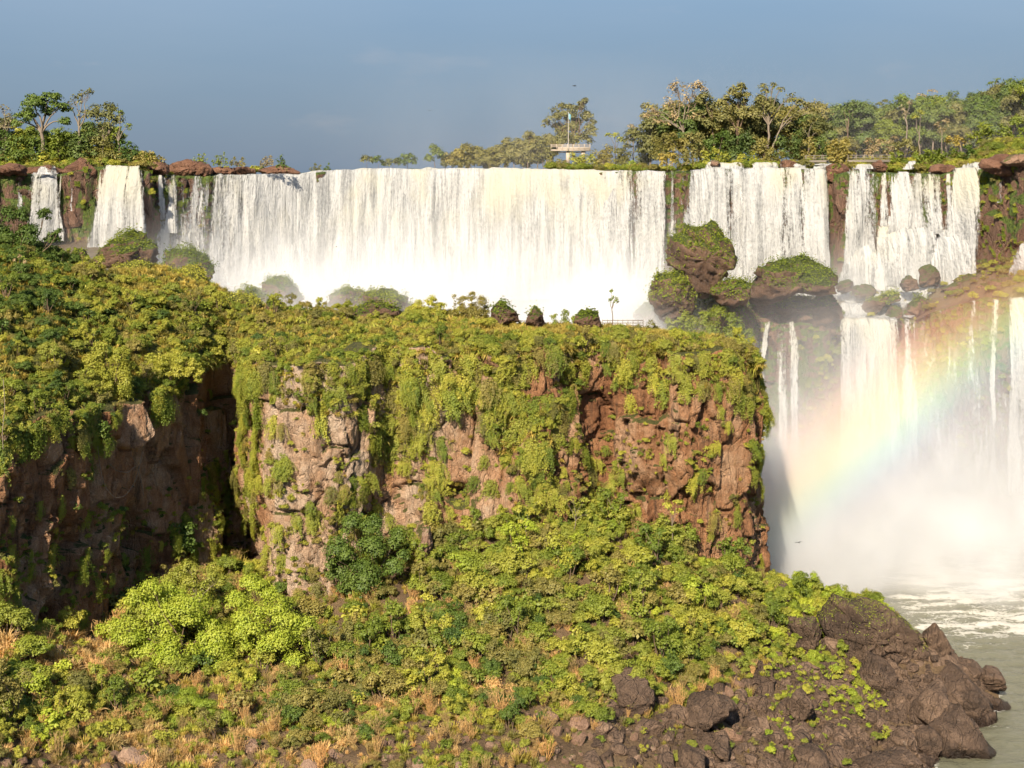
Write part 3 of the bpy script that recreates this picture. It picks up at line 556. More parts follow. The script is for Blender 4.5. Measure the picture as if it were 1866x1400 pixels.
obj('mist', box_mesh('mist', (-84, 262, 34), (44, 371, 76), m1), kind='stuff', label='dense white spray at the foot of the great curtain')
m2 = spray('gorge_spray', 0.21, 0, 11, 11.5, (34, 50, 165, 180), (224, 254, 297, 301), 0.05, lo=.38, hi=.64, top=(46, 62), col_=(.77, .745, .74), g=0.0)
obj('mist', box_mesh('mist', (34, 224, 0.9), (180, 301, 62), m2), kind='stuff', label='billowing spray in the gorge below the lower falls')
m3 = spray('rising_spray', 0.011, 0, 60, 26, (-60, -20, 150, 190), (378, 386, 398, 404), 0.025, lo=.3, top=(88, 112))
obj('mist', box_mesh('mist', (-60, 378, 70), (190, 404, 112), m3), kind='stuff', label='thin spray drifting up above the brink')

m4 = spray('step_spray', 0.055, 0, 46, 5.0, (62, 74, 100, 112), (298, 308, 326, 331), 0.09, lo=.36, hi=.66, top=(58, 66), col_=(.9, .9, .89), g=0.0)
obj('mist', box_mesh('mist', (62, 298, 42), (112, 331, 66), m4), kind='stuff', label='light spray over the cascade at the foot of the right falls')
m5 = spray('left_spray', 0.05, 0, 50, 4.5, (-112, -100, -72, -62), (296, 308, 336, 342), 0.09, lo=.36, hi=.66, top=(60, 68), col_=(.9, .9, .89), g=0.0)
obj('mist', box_mesh('mist', (-112, 296, 42), (-62, 342, 68), m5), kind='stuff', label='light spray behind the hill at the foot of the left falls')

def rainbow():
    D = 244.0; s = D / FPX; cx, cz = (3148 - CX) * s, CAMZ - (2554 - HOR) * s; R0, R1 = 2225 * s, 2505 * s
    N = NT('painted_rainbow'); tc = N.n('TexCoord').outputs['Object']; sp = N.n('SeparateXYZ', {0: tc}); x, y, z = sp.outputs
    dx = N.math('SUBTRACT', x, cx); dz = N.math('SUBTRACT', z, cz)
    r = N.math('SQRT', N.math('ADD', N.math('MULTIPLY', dx, dx), N.math('MULTIPLY', dz, dz)))
    k = N.mr(r, R0, R1, 0, 1, False)
    c = N.ramp(k, [(0.0, (0.55, 0.45, 0.95)), (0.16, (0.35, 0.48, 1.0)), (0.32, (0.35, 0.85, 0.85)), (0.44, (0.62, 0.95, 0.42)), (0.54, (1.0, 0.88, 0.30)), (0.66, (1.0, 0.55, 0.22)), (0.85, (1.0, 0.34, 0.18)), (1.0, (0.9, 0.2, 0.12))])  # refracted sunlight painted as fixed colours across the arc's radius
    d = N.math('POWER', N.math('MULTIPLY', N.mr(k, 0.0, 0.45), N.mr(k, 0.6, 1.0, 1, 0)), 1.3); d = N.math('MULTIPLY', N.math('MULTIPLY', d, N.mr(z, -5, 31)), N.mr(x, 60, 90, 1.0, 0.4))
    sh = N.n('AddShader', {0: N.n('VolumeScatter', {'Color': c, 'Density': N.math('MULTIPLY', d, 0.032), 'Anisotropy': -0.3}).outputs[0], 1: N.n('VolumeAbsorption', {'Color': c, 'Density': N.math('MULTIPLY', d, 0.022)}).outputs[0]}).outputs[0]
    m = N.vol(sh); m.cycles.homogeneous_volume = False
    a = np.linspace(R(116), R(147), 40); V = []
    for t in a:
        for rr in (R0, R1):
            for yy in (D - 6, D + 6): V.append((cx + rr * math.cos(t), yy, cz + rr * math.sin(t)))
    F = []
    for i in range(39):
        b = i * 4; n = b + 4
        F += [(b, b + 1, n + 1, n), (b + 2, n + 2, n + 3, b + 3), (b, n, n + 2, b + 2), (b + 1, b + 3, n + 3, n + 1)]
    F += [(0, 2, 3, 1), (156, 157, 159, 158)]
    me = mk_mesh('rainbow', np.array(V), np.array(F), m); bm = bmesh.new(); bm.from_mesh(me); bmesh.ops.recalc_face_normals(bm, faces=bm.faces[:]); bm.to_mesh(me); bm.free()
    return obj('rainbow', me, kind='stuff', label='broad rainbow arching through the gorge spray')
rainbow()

# ------------------------------------------------------------------ plants: leaves, stems, kinds
def leaf_mat(name, a, b, c, tr=0.38, gl=0.02):
    N = NT(name); isl = N.n('NewGeometry').outputs['Random Per Island']; oi = N.n('ObjectInfo').outputs['Random']
    tc = N.n('TexCoord').outputs['Object']
    k = N.mix(isl, (*a, 1), (*b, 1)); k = N.mix(N.mr(N.noise(tc, 0.55, 3), 0.35, 0.65, 0, 0.5), k, (*c, 1))
    k = N.mix(1.0, k, (1.98, 1.95, 1.8, 1), 'MULTIPLY'); k = N.mix(1.0, k, N.mix(oi, (0.72, 0.78, 0.75, 1), (1.28, 1.18, 1.1, 1)), 'MULTIPLY')
    d = N.n('BsdfDiffuse', {'Color': k}).outputs[0]; t = N.n('BsdfTranslucent', {'Color': N.mix(1.0, k, (1.25, 1.2, 0.7, 1), 'MULTIPLY')}).outputs[0]
    s = N.n('MixShader', {0: tr, 1: d, 2: t}).outputs[0]
    if gl: s = N.n('MixShader', {0: gl, 1: s, 2: N.n('BsdfGlossy', {'Roughness': 0.6, 'Color': (1, 1, 1, 1)}).outputs[0]}).outputs[0]
    return N.surf(s)
def bark_mat(name, a, b):
    N = NT(name); tc = N.n('TexCoord').outputs['Object']; c = N.mix(N.noise(N.mapping(tc, (1, 1, .3)), 3.0, 4), (*a, 1), (*b, 1))
    return N.surf(N.n('BsdfPrincipled', {'Base Color': c, 'Roughness': 0.9}).outputs[0])
LM = {'yel': leaf_mat('yellow_green_leaves', (0.185, 0.20, 0.027), (0.105, 0.118, 0.016), (0.235, 0.22, 0.045)),
      'mid': leaf_mat('green_leaves', (0.108, 0.14, 0.017), (0.058, 0.08, 0.010), (0.16, 0.175, 0.024)),
      'olive': leaf_mat('olive_leaves', (0.135, 0.125, 0.032), (0.075, 0.071, 0.020), (0.18, 0.155, 0.050)),
      'dark': leaf_mat('dark_leaves', (0.045, 0.075, 0.012), (0.024, 0.042, 0.008), (0.072, 0.10, 0.016), tr=.25),
      'bright': leaf_mat('bright_leaves', (0.195, 0.24, 0.022), (0.125, 0.16, 0.014), (0.25, 0.265, 0.045)),
      'lime': leaf_mat('lime_leaves', (0.155, 0.20, 0.020), (0.095, 0.13, 0.013), (0.20, 0.225, 0.036)),
      'dry': leaf_mat('dry_straw', (0.33, 0.23, 0.115), (0.20, 0.135, 0.06), (0.40, 0.29, 0.16), gl=0),
      'straw': leaf_mat('sunburnt_grass', (0.22, 0.18, 0.05), (0.14, 0.12, 0.03), (0.27, 0.21, 0.075), gl=0),
      'forest': leaf_mat('forest_leaves', (0.058, 0.085, 0.020), (0.030, 0.048, 0.013), (0.088, 0.11, 0.026), tr=.25),
      'brown': leaf_mat('brownish_leaves', (0.092, 0.094, 0.032), (0.050, 0.053, 0.019), (0.125, 0.118, 0.042), tr=.25),
      'bare': leaf_mat('sparse_grey_leaves', (0.17, 0.135, 0.085), (0.10, 0.085, 0.05), (0.2, 0.16, 0.1), tr=.2, gl=0),
      'moss': leaf_mat('moss_tufts', (0.095, 0.125, 0.018), (0.048, 0.068, 0.011), (0.14, 0.155, 0.028), gl=0)}
BK = {'pale': bark_mat('pale_bark', (0.24, 0.19, 0.14), (0.13, 0.10, 0.07)), 'brown': bark_mat('brown_bark', (0.17, 0.11, 0.065), (0.09, 0.06, 0.038))}

def unit(v): return v / np.maximum(np.linalg.norm(v, axis=-1, keepdims=True), 1e-9)
def leaf_quads(p, nrm, size, asp, g, along=None):
    n = len(p); a = unit(np.cross(nrm, g.normal(size=(n, 3)))) if along is None else unit(along - (along * nrm).sum(-1, keepdims=True) * nrm)
    b = np.cross(nrm, a); L_ = size[:, None]; W = L_ * asp
    v = np.stack([p, p + a * L_ * 0.5 + b * W * 0.5, p + a * L_ + nrm * L_ * -0.12, p + a * L_ * 0.5 - b * W * 0.5], 1).reshape(-1, 3)
    return v, np.arange(4 * n).reshape(-1, 4)
def crown_geo(lumps, leaf, fill, g, sub=9, subr=0.42, asp=0.62, flat=1.0, up_=0.35):
    """lumps: rows (x, y, z, rx, ry, rz). leaves gather in clumps over each lump, so gaps and clumps show"""
    Vs = []
    for x, y, z, rx, ry, rz in lumps:
        c = np.array((x, y, z)); r = np.array((rx, ry, rz)); ns = max(3, int(sub * g.uniform(.8, 1.2)))
        d = unit(g.normal(size=(ns, 3))); d[:, 2] = np.where(d[:, 2] < -0.7, -d[:, 2], d[:, 2])
        sc = c + d * r * g.uniform(.45, .95, (ns, 1)); sr = r * subr * g.uniform(.7, 1.3, (ns, 1)) * np.array((1, 1, 0.9 * flat))
        area = 12.6 * np.prod(r) ** (2 / 3) * subr ** 2; nl = max(8, int(fill * area / (leaf * leaf * asp * 0.5)))
        for k in range(ns):
            q = unit(g.normal(size=(nl, 3))); q[:, 2] = np.where(q[:, 2] < -0.55, q[:, 2] * -0.6, q[:, 2]); q = unit(q)
            p = sc[k] + q * sr[k] * np.where(g.uniform(size=(nl, 1)) < .16, g.uniform(1.05, 1.55, (nl, 1)), g.uniform(.5, 1.1, (nl, 1)))
            nr = unit(q * 0.7 + g.normal(size=(nl, 3)) * 0.36 + np.array((0, 0, up_ + .1)) + unit(p - c) * 0.45)
            Vs.append(leaf_quads(p, nr, leaf * g.uniform(.6, 1.35, nl), asp, g)[0])
    V = np.concatenate(Vs); return V, np.arange(len(V)).reshape(-1, 4)
def tube(path, rad, sides=5):
    path = np.array(path, float); n = len(path); t = unit(np.gradient(path, axis=0)); ref = np.array((0.3, 1.0, 0.2)); a = unit(np.cross(t, ref)); b = np.cross(t, a)
    an = np.linspace(0, 2 * math.pi, sides, endpoint=False); rad = np.asarray(rad, float)
    V = (path[:, None] + rad[:, None, None] * (np.cos(an)[None, :, None] * a[:, None] + np.sin(an)[None, :, None] * b[:, None])).reshape(-1, 3)
    i = np.arange(n - 1)[:, None] * sides; j = np.arange(sides)[None]; j2 = (j + 1) % sides
    return V, np.stack([i + j, i + j2, i + sides + j2, i + sides + j], -1).reshape(-1, 4)
def join(parts):
    off = 0; Vs, Fs = [], []
    for V, F in parts: Vs.append(V); Fs.append(F + off); off += len(V)
    return np.concatenate(Vs), np.concatenate(Fs)
def limb(a, b, r0, r1, g, sag=0.12, n=6, sides=5):
    a = np.array(a, float); b = np.array(b, float); t = np.linspace(0, 1, n)[:, None]; L_ = np.linalg.norm(b - a)
    p = a + (b - a) * t + np.sin(t * math.pi) * np.array((g.normal() * sag, g.normal() * sag, abs(g.normal()) * sag)) * L_ * 0.6 + g.normal(size=(n, 3)) * 0.02 * L_ * np.sin(t * math.pi)
    return tube(p, np.linspace(r0, r1, n), sides)

PROTO = {}
def proto(key, V, F, mat, kind): PROTO[key] = (mk_mesh(kind, V, F, mat), kind)
g0 = np.random.default_rng(11)
def bush_lumps(g, r, h, n):
    out = []
    for i in range(n):
        a = g.uniform(0, 6.28); q = r * 0.62 * math.sqrt(g.uniform()); s = r * g.uniform(.38, .6)
        out.append((q * math.cos(a), q * math.sin(a), h * (0.35 + 0.5 * (1 - (q / r) ** 2) * g.uniform(.6, 1)), s, s, s * .8))
    return out
def stems(g, lumps, r0=0.05):
    return join([limb((g.normal() * .1, g.normal() * .1, -0.4), (l[0], l[1], l[2] + l[5] * .4), r0, r0 * .35, g, n=4, sides=4) for l in lumps])
STEM = {}
for i in range(4):      # rounded leafy bushes, about 1.6 m
    lu = bush_lumps(g0, 1.15, 1.5, 6 + i); V, F = crown_geo(lu, 0.12, 0.46, g0, sub=12, subr=.33); PROTO['bush%d' % i] = (V, F); STEM['bush%d' % i] = stems(g0, lu)
for i in range(2):      # tall loose bushes
    lu = [(g0.normal() * .55, g0.normal() * .55, 1.0 + 1.7 * g0.uniform(), .5, .5, .42) for _ in range(7)]; V, F = crown_geo(lu, 0.125, 0.42, g0, sub=10, subr=.35); PROTO['tall%d' % i] = (V, F); STEM['tall%d' % i] = stems(g0, lu)
for i in range(2):      # large-leaved plant
    lu = bush_lumps(g0, 0.9, 1.1, 5); V, F = crown_geo(lu, 0.22, 0.36, g0, sub=8, asp=.7); PROTO['broad%d' % i] = (V, F); STEM['broad%d' % i] = stems(g0, lu)
def tuft(g, n, L_, spread, droop, w):
    """arching blades: grass, bromeliads"""
    Vs, off = [], 0; Fs = []
    for _ in range(n):
        a = g.uniform(0, 6.28); s = spread * g.uniform(.3, 1); l = L_ * g.uniform(.6, 1.15); t = np.array((0, .35, .7, 1.0)); b = np.array((g.normal() * .12 * L_, g.normal() * .12 * L_, -.05))
        r = l * s * t ** 1.2; z = l * (t * (1 - .35 * s) - droop * s * t ** 2.4); dx = np.array((math.cos(a), math.sin(a), 0)); sd = np.array((-math.sin(a), math.cos(a), 0))
        c = b + r[:, None] * dx + z[:, None] * np.array((0, 0, 1)); ww = w * g.uniform(.7, 1.3) * np.array((.6, 1, .7, .08))
        Vs.append(np.stack([c - sd * ww[:, None] * .5, c + sd * ww[:, None] * .5], 1).reshape(-1, 3)); Fs.append(np.array([(0, 1, 3, 2), (2, 3, 5, 4), (4, 5, 7, 6)]) + off); off += 8
    return np.concatenate(Vs), np.concatenate(Fs)
for i in range(3): PROTO['grass%d' % i] = tuft(g0, 70, 0.95, .75, .55, .07)
for i in range(2): PROTO['strap%d' % i] = tuft(g0, 46, 1.25, 1.0, .95, .13)
for i in range(2): PROTO['reed%d' % i] = tuft(g0, 120, 1.5, .85, .75, .055)
def vine(g, n, L_, w):
    lu = []; parts = []
    for _ in range(n):
        x, y = g.normal() * w, abs(g.normal()) * -.25; l = L_ * g.uniform(.35, 1); m = int(l * 13)
        z = -np.linspace(0, l, m); p = np.stack([x + .12 * np.cumsum(g.normal(size=m)) * .5, y + .08 * g.normal(size=m) - .25 * np.sin(np.linspace(0, 3.1, m)), z], 1)
        p = np.repeat(p, 3, 0) + g.normal(size=(3 * m, 3)) * .16; nr = unit(np.array((0, -1, .55)) + g.normal(size=(3 * m, 3)) * .5)
        parts.append(leaf_quads(p, nr, .19 * g.uniform(.6, 1.3, 3 * m), .7, g, along=np.array((0, -.2, -1.0)) + g.normal(size=(3 * m, 3)) * .6))
    lt = [(g.normal() * w, -.2, .1 + .3 * g.uniform(), .5, .4, .35) for _ in range(4)]; parts.append(crown_geo(lt, .2, .4, g, sub=5))
    return join(parts)
for i in range(3): PROTO['vine%d' % i] = vine(g0, 12, 4.2, .75)
def twigs(g, n, h, sp):
    parts = []
    for _ in range(n):
        a = g.uniform(0, 6.28); s = sp * g.uniform(.1, 1); e = np.array((math.cos(a) * s, math.sin(a) * s, h * g.uniform(.6, 1)))
        parts.append(limb((g.normal() * .08, g.normal() * .08, -.2), e, .03, .008, g, n=4, sides=3, sag=.1))
        for _ in range(5):
            t = g.uniform(.4, 1); q = e * t; parts.append(limb(q, q + np.array((g.normal() * .25, g.normal() * .25, abs(g.normal()) * .35)) * h * .35, .018, .006, g, n=3, sides=3))
    return join(parts)
for i in range(2): PROTO['twig%d' % i] = twigs(g0, 26, 1.7, .95)
lu = [(g0.normal() * .5, g0.normal() * .5, .8 + 1.1 * g0.uniform(), .6, .6, .35) for _ in range(8)]
PROTO['feather0'] = crown_geo(lu, .15, .34, g0, sub=10, subr=.36, asp=.3, flat=.5); STEM['feather0'] = stems(g0, lu)
pm = np.array([(g0.uniform(-1, 1), g0.uniform(-1, 1), g0.uniform(0, .18)) for _ in range(420)])
PROTO['cushion0'] = leaf_quads(pm * np.array((.7, .7, 1)), unit(np.array((0, 0, 1.0)) + g0.normal(size=(420, 3)) * .55), .17 * g0.uniform(.6, 1.3, 420), .6, g0)
MESH = {}
def pmesh(key, lm):
    if (key, lm) not in MESH:
        V, F = PROTO[key]; MESH[key, lm] = mk_mesh({'b': 'foliage', 't': 'foliage', 'g': 'grass_blades', 's': 'strap_leaves', 'r': 'blades', 'v': 'hanging_foliage', 'f': 'foliage', 'c': 'moss'}[key[0]], V, F, LM[lm] if not key.startswith('twig') else LM['dry'])
    return MESH[key, lm]

# scatter of what nobody could count: real plants instanced on points, one object of kind stuff
def scatter(name, pts, rots, scl, keys, choice, label):
    pc = bpy.data.collections.new(name + '_kinds')
    for i, (k, lm) in enumerate(keys):
        o = bpy.data.objects.new('%s_%02d' % (name, i), pmesh(k, lm)); pc.objects.link(o)
    n = len(pts); me = bpy.data.meshes.new(name); me.vertices.add(n); me.vertices.foreach_set('co', np.asarray(pts, np.float32).ravel())
    me.attributes.new('rot', 'FLOAT_VECTOR', 'POINT').data.foreach_set('vector', np.asarray(rots, np.float32).ravel())
    me.attributes.new('scl', 'FLOAT', 'POINT').data.foreach_set('value', np.asarray(scl, np.float32))
    me.attributes.new('pick', 'INT', 'POINT').data.foreach_set('value', np.asarray(choice, np.int32))
    o = obj(name, me, kind='stuff', label=label)
    ng = bpy.data.node_groups.new(name, 'GeometryNodeTree'); ng.interface.new_socket('Geometry', in_out='INPUT', socket_type='NodeSocketGeometry'); ng.interface.new_socket('Geometry', in_out='OUTPUT', socket_type='NodeSocketGeometry')
    N = ng.nodes.new; gi = N('NodeGroupInput'); go = N('NodeGroupOutput'); ip_ = N('GeometryNodeInstanceOnPoints'); ci = N('GeometryNodeCollectionInfo')
    ci.inputs['Collection'].default_value = pc; ci.inputs['Separate Children'].default_value = True; ci.inputs['Reset Children'].default_value = True
    ip_.inputs['Pick Instance'].default_value = True
    def at(nm, ty): a = N('GeometryNodeInputNamedAttribute'); a.data_type = ty; a.inputs['Name'].default_value = nm; return next(s for s in a.outputs if s.enabled)
    lk = ng.links.new; e2r = N('FunctionNodeEulerToRotation'); lk(at('rot', 'FLOAT_VECTOR'), e2r.inputs[0])
    lk(gi.outputs[0], ip_.inputs['Points']); lk(ci.outputs[0], ip_.inputs['Instance']); lk(at('pick', 'INT'), ip_.inputs['Instance Index']); lk(e2r.outputs[0], ip_.inputs['Rotation']); lk(at('scl', 'FLOAT'), ip_.inputs['Scale'])
    lk(ip_.outputs[0], go.inputs[0])
    md = o.modifiers.new('scatter', 'NODES'); md.node_group = ng
    return o
def plant(key, lm, loc, rz, s, label, cat, group, name='shrub', tilt=(0, 0)):
    if key in STEM:
        t = empty(name, loc, rz, s, label=label, cat=cat, group=group); t.rotation_euler = (tilt[0], tilt[1], rz)
        obj('foliage', pmesh(key, lm), t)
        if ('stem', key) not in MESH: MESH['stem', key] = mk_mesh('stem', *STEM[key], BK['brown'])
        obj('stem', MESH['stem', key], t)
    else:
        t = obj(name, pmesh(key, lm), label=label, cat=cat, group=group); t.location = loc; t.rotation_euler = (tilt[0], tilt[1], rz); t.scale = (s, s, s)
    return t
BUSH = ['bush0', 'bush1', 'bush2', 'bush3', 'tall0', 'tall1', 'broad0', 'broad1']
g = np.random.default_rng(5)
LAND = {'scree': [(935, 1028, 'the pinkish rock outcrop'), (670, 1030, 'the dense dark green tree'), (900, 1270, 'the dry russet shrub'), (1145, 1250, 'the creeper-covered boulder'), (350, 1315, 'the feathery lime-green bush'), (400, 1150, 'the twin bright green trees'), (1365, 1055, 'the foot of the headland edge'), (90, 1200, 'the dry grass patch'), (1055, 930, 'the three-headed umbrella sapling'), (1228, 930, 'the outer umbrella sapling'), (1040, 1262, 'the golden-green bush'), (1590, 1170, 'the great slanting slab'), (1710, 1175, 'the sharp rock tooth'), (1695, 1290, 'the big dark cube-like boulder'), (1745, 1335, 'the peaked dark rock'), (1265, 1385, 'the large pale-edged stone'), (1290, 1290, 'the dark ledge rock'), (1645, 1355, 'the smooth brown boulder'), (1475, 1155, 'the tilted slab'), (1460, 1285, 'the brown bank block'), (760, 1235, 'the grey-green thicket bush'), (676, 1210, 'the thin pale-stemmed sapling'), (776, 995, 'the pinkish rock rib'), (80, 1350, 'the olive corner bush'), (600, 1370, 'the lower frame edge'), (1196, 1040, 'the star-leaved sapling')],
        'cliff': [(220, 860, 'the hanging liana loop'), (200, 680, 'the pale bulging bush'), (310, 690, 'the sunlit gully creeper'), (248, 985, 'the dark rock hollow'), (410, 780, 'the dark gully'), (510, 800, 'the gully-side corner'), (640, 820, 'the pale rock pillars'), (670, 960, 'the dense dark green tree'), (700, 720, 'the dark vertical cleft'), (790, 640, 'the crest bushes'), (835, 905, 'the overhanging ledge'), (975, 690, 'the bare patch under the rim'), (1080, 780, 'the shadowed recess'), (1055, 910, 'the three-headed umbrella sapling'), (1228, 920, 'the outer umbrella sapling'), (1370, 720, 'the headland edge'), (1250, 700, 'the rim below the railing'), (1300, 900, 'the lower headland corner'), (60, 820, 'the left frame edge')],
        'hill': [(40, 450, 'the dark hillside tree'), (150, 480, 'the dark-stemmed sapling'), (232, 530, 'the pale-streaked rock stub'), (250, 495, 'the straw-coloured hump'), (340, 520, 'the large grassy hump'), (430, 555, 'the grassy mound'), (497, 560, 'the pointed mossy rock'), (690, 570, 'the cracked red crest rock'), (785, 560, 'the yellow-green crest bush'), (860, 555, 'the tallest crest bush'), (975, 580, 'the pyramid-shaped rock'), (1070, 585, 'the square-cut block'), (1115, 560, 'the two-tufted sapling'), (1150, 595, 'the crest railing'), (1340, 640, 'the headland corner'), (200, 650, 'the pale bulging bush'), (310, 660, 'the sunlit gully creeper'), (600, 630, 'the middle of the rim')]}
def whereabouts(px, py, zone):
    d, lx, ly, ph = min((math.hypot(px - a, py - b), a, b, c_) for a, b, c_ in LAND[zone])
    if d < 22: return 'right beside ' + ph
    an = math.degrees(math.atan2(ly - py, px - lx)) % 360; k = int((an + 22.5) // 45) % 8
    rel = ('right of', 'above and right of', 'above', 'above and left of', 'left of', 'below and left of', 'below', 'below and right of')[k]
    return ('close ' if d < 60 else '' if d < 110 else 'well ') + rel + ' ' + ph
def sized(s, a, b): return 'small ' if s < a else 'large ' if s > b else ''

# --- the scree slope: thicket
rock_line = ip([-60, 0, 560, 640, 860, 1000, 1080, 1180, 1260, 1330, 1400, 1450, 1500, 1600], [1400, 1395, 1385, 1355, 1328, 1322, 1312, 1302, 1285, 1262, 1235, 1222, 1210, 1210])
def slope_points(n, g):
    x = g.uniform(-75, 60, n); y = g.uniform(140, 222, n); z = ground_z(x, y); px, py = proj(np.stack([x, y, z], -1))
    ok = (px > -70) & (px < 1640) & (py < 1440) & (y < near_D(np.clip(px, -260, 1378)) + 0.5 + 30 * (px > 1385)) & (y < 219)
    return [a[ok] for a in (x, y, z, px, py)]
x, y, z, px, py = slope_points(30000, g)
above = rock_line(px) - py                   # >0: thicket, <0: rubble
bright_zone = np.exp(-(((px - 400) / 200) ** 2 + ((py - 1170) / 110) ** 2) ** 2)
dryz = .8 * np.exp(-(((px - 250) / 260) ** 2 + ((py - 1345) / 45) ** 2)) * (g.uniform(size=len(px)) < .5) + np.exp(-(((px - 90) / 130) ** 2 + ((py - 1200) / 80) ** 2) ** 2)
nz_ = fbm(x * .09, y * .09, o=3, seed=121)
dens = np.where(above > 0, 0.62, 0.10) * np.where(above < 25, .55, 1) * (1 - .6 * dryz) * np.clip(1 + .5 * nz_, .2, 1.4)
dens = np.where((px > 1395), 1.3 * np.clip(.75 + 2.6 * nz_, 0, 1.3) * np.where(py < 1300, 1, .3), dens); dens = np.where((above < -40) & (px < 1395), np.where(px > 900, .08, .45), dens)
near_hero = ((py > 1000) & (px > 150) & (px < 620) & (py < 1270)); dens = np.where(near_hero, dens * .3, dens); dens = np.where((px > 225) & (px < 490) & (py > 1270) & (py < 1440), dens * .25, dens); dens = np.where((px > 590) & (px < 755) & (py > 1000) & (py < 1170), dens * .3, dens)
keep = g.uniform(size=len(x)) < dens * .52
x, y, z, px, py, above, nz_, dryz = [a[keep] for a in (x, y, z, px, py, above, nz_, dryz)]
n = len(x); s = np.clip(g.lognormal(-.08, .42, n), .4, 2.1) * np.where(above > 60, 1.15, .75) * np.where(px > 1395, .75, 1) * np.where(above < -30, .7, 1)
colr = np.empty(n, dtype=object)
cn = nz_ + g.normal(size=n) * .55 + .25 * fbm(x * .2, y * .2, seed=131)
for i in range(n):
    c = cn[i]
    colr[i] = 'dark' if c < -.95 else 'olive' if c < -.38 else 'mid' if c < .02 else 'yel' if c < .68 else 'bright' if c < .8 else 'straw'
    if dryz[i] > .35 and g.uniform() < .6: colr[i] = 'dry'
    if px[i] > 1395: colr[i] = ('yel', 'mid', 'bright', 'yel')[int(g.integers(4))]
kk = [BUSH[int(g.integers(8))] if c not in ('dry', 'straw') else ('reed%d' % g.integers(2) if c == 'dry' else 'grass%d' % g.integers(3)) for c in colr]
SLAB = {'olive': 'olive-brown shrub in the thicket on the scree slope', 'mid': 'green leafy shrub in the thicket on the scree slope', 'yel': 'yellow-green shrub in the thicket on the scree slope', 'bright': 'bright green shrub in the thicket on the scree slope'}
szz = spit_z(x, y); order = np.argsort(-s * 200 / y); big = [i for i in order if kk[i] in STEM][:240]; bigset = set(int(i) for i in big)
for i in big:
    c = colr[i]; grp = {'yel': 'yellow-green', 'mid': 'green', 'bright': 'bright green', 'olive': 'olive-brown', 'dark': 'dark green'}[c]; cg = grp; grp += ' shrubs of the scree thicket'
    if px[i] > 1395: grp = cg + ' shrubs on the rocky spit'
    elif above[i] < 0: grp = cg + ' bushes in the rubble'
    lab = sized(s[i], .95, 1.35) + {'yel': 'yellow-green', 'mid': 'green', 'bright': 'bright green', 'olive': 'olive-brown', 'dark': 'dark green'}[c] + ' shrub ' + whereabouts(px[i], py[i], 'scree')
    plant(kk[i], c, (x[i], y[i], max(z[i], szz[i]) - .1), g.uniform(0, 6.28), s[i], lab, 'shrub', grp)
SK = [(b, c) for c in ('olive', 'mid', 'yel', 'bright', 'dark') for b in BUSH] + [('grass%d' % i, c) for c in ('straw', 'yel', 'dry', 'olive') for i in range(3)] + [('reed%d' % i, c) for c in ('dry', 'straw') for i in range(2)] + [('twig%d' % i, 'dry') for i in range(2)]
SKI = {k: i for i, k in enumerate(SK)}
rest = [i for i in range(n) if i not in bigset]
pts = [np.stack([x, y, z - .1], 1)[rest]]; sc = [s[rest]]; ch = [np.array([SKI[kk[i], colr[i]] for i in rest])]
# grass and low growth between
x2, y2, z2, px2, py2 = slope_points(26000, g); ab2 = rock_line(px2) - py2; nn = fbm(x2 * .12, y2 * .12, seed=141)
d2 = np.where(ab2 > -10, .6, np.where(px2 < 1000, .5, .22)) * np.where(px2 > 1395, .3 * (nn > .05), 1) * np.where((ab2 < -40) & (px2 > 1000), .12, 1)
k2 = g.uniform(size=len(x2)) < d2 * .75; x2, y2, z2, px2, py2, nn, ab2 = [a[k2] for a in (x2, y2, z2, px2, py2, nn, ab2)]
dz2 = np.exp(-(((px2 - 80) / 150) ** 2 + ((py2 - 1210) / 90) ** 2) ** 2) + .7 * np.exp(-(((px2 - 650) / 120) ** 2 + ((py2 - 1310) / 50) ** 2)) + .6 * np.exp(-(((px2 - 300) / 300) ** 2 + ((py2 - 1370) / 40) ** 2))
pick = []
for i in range(len(x2)):
    if g.uniform() < dz2[i] * .85: pick.append(SKI['reed%d' % g.integers(2), 'dry'] if g.uniform() < .55 else SKI['grass%d' % g.integers(3), 'dry'])
    elif g.uniform() < .13: pick.append(SKI['twig%d' % g.integers(2), 'dry'])
    else: pick.append(SKI['grass%d' % g.integers(3), ('straw', 'yel', 'olive', 'yel')[int(g.integers(4))]])
pts.append(np.stack([x2, y2, z2 - .05], 1)); sc.append(np.clip(g.lognormal(-.1, .35, len(x2)), .4, 1.8)); ch.append(np.array(pick))
pts = np.concatenate(pts); pts[:, 2] = np.maximum(pts[:, 2], spit_z(pts[:, 0], pts[:, 1]) - .05); sc = np.concatenate(sc); ch = np.concatenate(ch)
scatter('undergrowth', pts, np.stack([g.normal(size=len(pts)) * .12, g.normal(size=len(pts)) * .12, g.uniform(0, 6.28, len(pts))], 1), sc, SK, ch, 'grass and low growth covering the scree slope')

